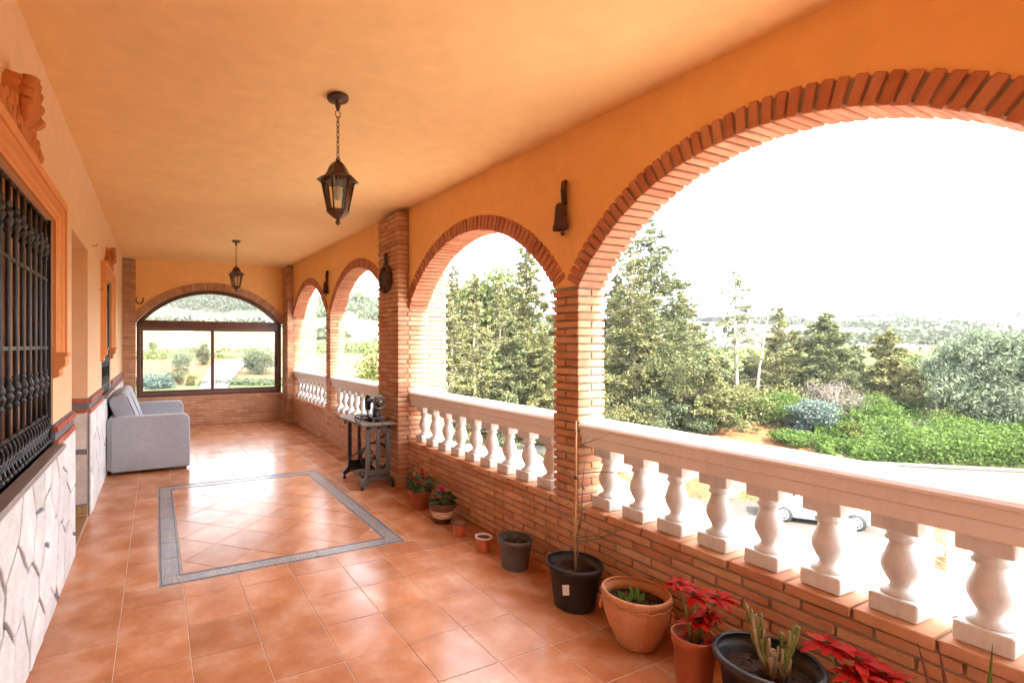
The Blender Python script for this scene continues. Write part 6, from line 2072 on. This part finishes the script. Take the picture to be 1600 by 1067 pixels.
def goat_mesh(mat, graze):
    m = MB()
    def el(x, ry, rz, zc, n=10): return [(x, ry * math.cos(2 * math.pi * i / n), zc + rz * math.sin(2 * math.pi * i / n)) for i in range(n)]
    neck = [el(.44, .11, .15, .66), el(.56, .07, .10, .70 if not graze else .56), el(.66, .055, .075, .84 if not graze else .40), el(.70, .06, .065, .93 if not graze else .27), el(.80, .045, .05, .92 if not graze else .18), el(.90, .025, .03, .87 if not graze else .10)]
    loft(m, [el(-.50, .05, .06, .66), el(-.46, .13, .16, .64), el(-.30, .17, .20, .61), el(0, .18, .21, .58), el(.25, .17, .21, .59), el(.38, .14, .19, .62)] + neck, True, True, True)
    for (x, s_) in ((-.36, -1), (-.36, 1), (.30, -1), (.30, 1)):
        k_ = -.03 if x < 0 else .02
        m.tube([(x, s_ * .09, .55), (x + k_, s_ * .10, .30), (x + k_ * 2.0, s_ * .10, .28), (x, s_ * .10, .0)], [.075, .038, .032, .026], 7)
    hz, hx = (.96, .72) if not graze else (.30, .72)
    for s_ in (-1, 1):
        m.tube([(hx, s_ * .05, hz), (hx - .03, s_ * .12, hz - .01), (hx - .02, s_ * .17, hz - .04)], [.018, .022, .006], 6)
        m.tube([(hx - .01, s_ * .03, hz + .02), (hx - .08, s_ * .05, hz + .10), (hx - .17, s_ * .07, hz + .10)], [.014, .010, .004], 6)
    m.tube([(-.49, 0, .70), (-.56, 0, .74), (-.58, 0, .68)], [.03, .025, .01], 6)
    return m.mesh("goat", mat)
M['goat_white'] = pm("goat_hair_white", (.66, .60, .52), .95, .1, 8)
M['goat_brown'] = pm("goat_hair_brown", (.28, .10, .045), .95, .3, 8)
M['goat_dark'] = pm("goat_hair_dark", (.07, .045, .035), .95, .3, 8)
gm = {(c_, gz): goat_mesh(c_, gz) for c_ in ('goat_white', 'goat_brown', 'goat_dark') for gz in (True, False)}
GO = [(1319, 'goat_brown'), (1329, 'goat_dark'), (1336, 'goat_dark'), (1341, 'goat_white'), (1345, 'goat_white'), (1350, 'goat_dark'), (1355, 'goat_brown'), (1312, 'goat_white'),
      (1397, 'goat_white'), (1402, 'goat_white'), (1406, 'goat_dark'), (1411, 'goat_white'), (1416, 'goat_white'), (1421, 'goat_white'), (1426, 'goat_white'), (1431, 'goat_white'), (1436, 'goat_dark'), (1441, 'goat_white'), (1446, 'goat_white'), (1453, 'goat_brown'), (1460, 'goat_brown'), (1449, 'goat_white'), (1424, 'goat_white'), (1408, 'goat_white'), (1196, 'goat_brown'), (1203, 'goat_dark'), (1188, 'goat_white'), (1209, 'goat_white')]
gl_ = {'goat_white': "white goat in the herd grazing along the far edge of the pasture", 'goat_brown': "reddish-brown goat in the herd at the far edge of the pasture", 'goat_dark': "dark goat in the herd at the far edge of the pasture"}
for k, (u, c_) in enumerate(GO):
    v = 546.5 + (2.5 if u > 1400 else 0) + rng.uniform(-1.8, 1.8)
    p_, d = hit(u, v, 40, 300)
    if d > 110: p_ = at_depth(u, CY, 82 + rng.uniform(-4, 4)); p_.z = tz(p_.x, p_.y)
    o = put("goat", gm[(c_, rng.random() < .6)], None, (p_.x, p_.y, tz(p_.x, p_.y) - .02), (0, 0, rng.choice((.6, 2.8, 3.6, .2)) + rng.uniform(-.5, .5)))
    tag(o, gl_[c_], "goat", "goat herd on the pasture: " + c_.split('_')[1])

# ---------------------------------------------------------------- the hazy air over the valley
hm = bpy.data.materials.new("air_haze"); hm.use_nodes = True
t = hm.node_tree
for n_ in list(t.nodes): t.nodes.remove(n_)
o_ = t.nodes.new("ShaderNodeOutputMaterial"); pv = t.nodes.new("ShaderNodeVolumePrincipled")
pv.inputs['Color'].default_value = (.95, .97, .99, 1); pv.inputs['Density Attribute'].default_value = ''; hm.cycles.homogeneous_volume = True; pv.inputs['Density'].default_value = .00028; pv.inputs['Anisotropy'].default_value = .2
t.links.new(pv.outputs[0], o_.inputs['Volume'])
M['haze'] = hm
hz_ = stuff(MB().box(-3100, 3100, -3100, 3100, -40, 190).build("haze", 'haze'), "thin pale haze over the valley", "haze")
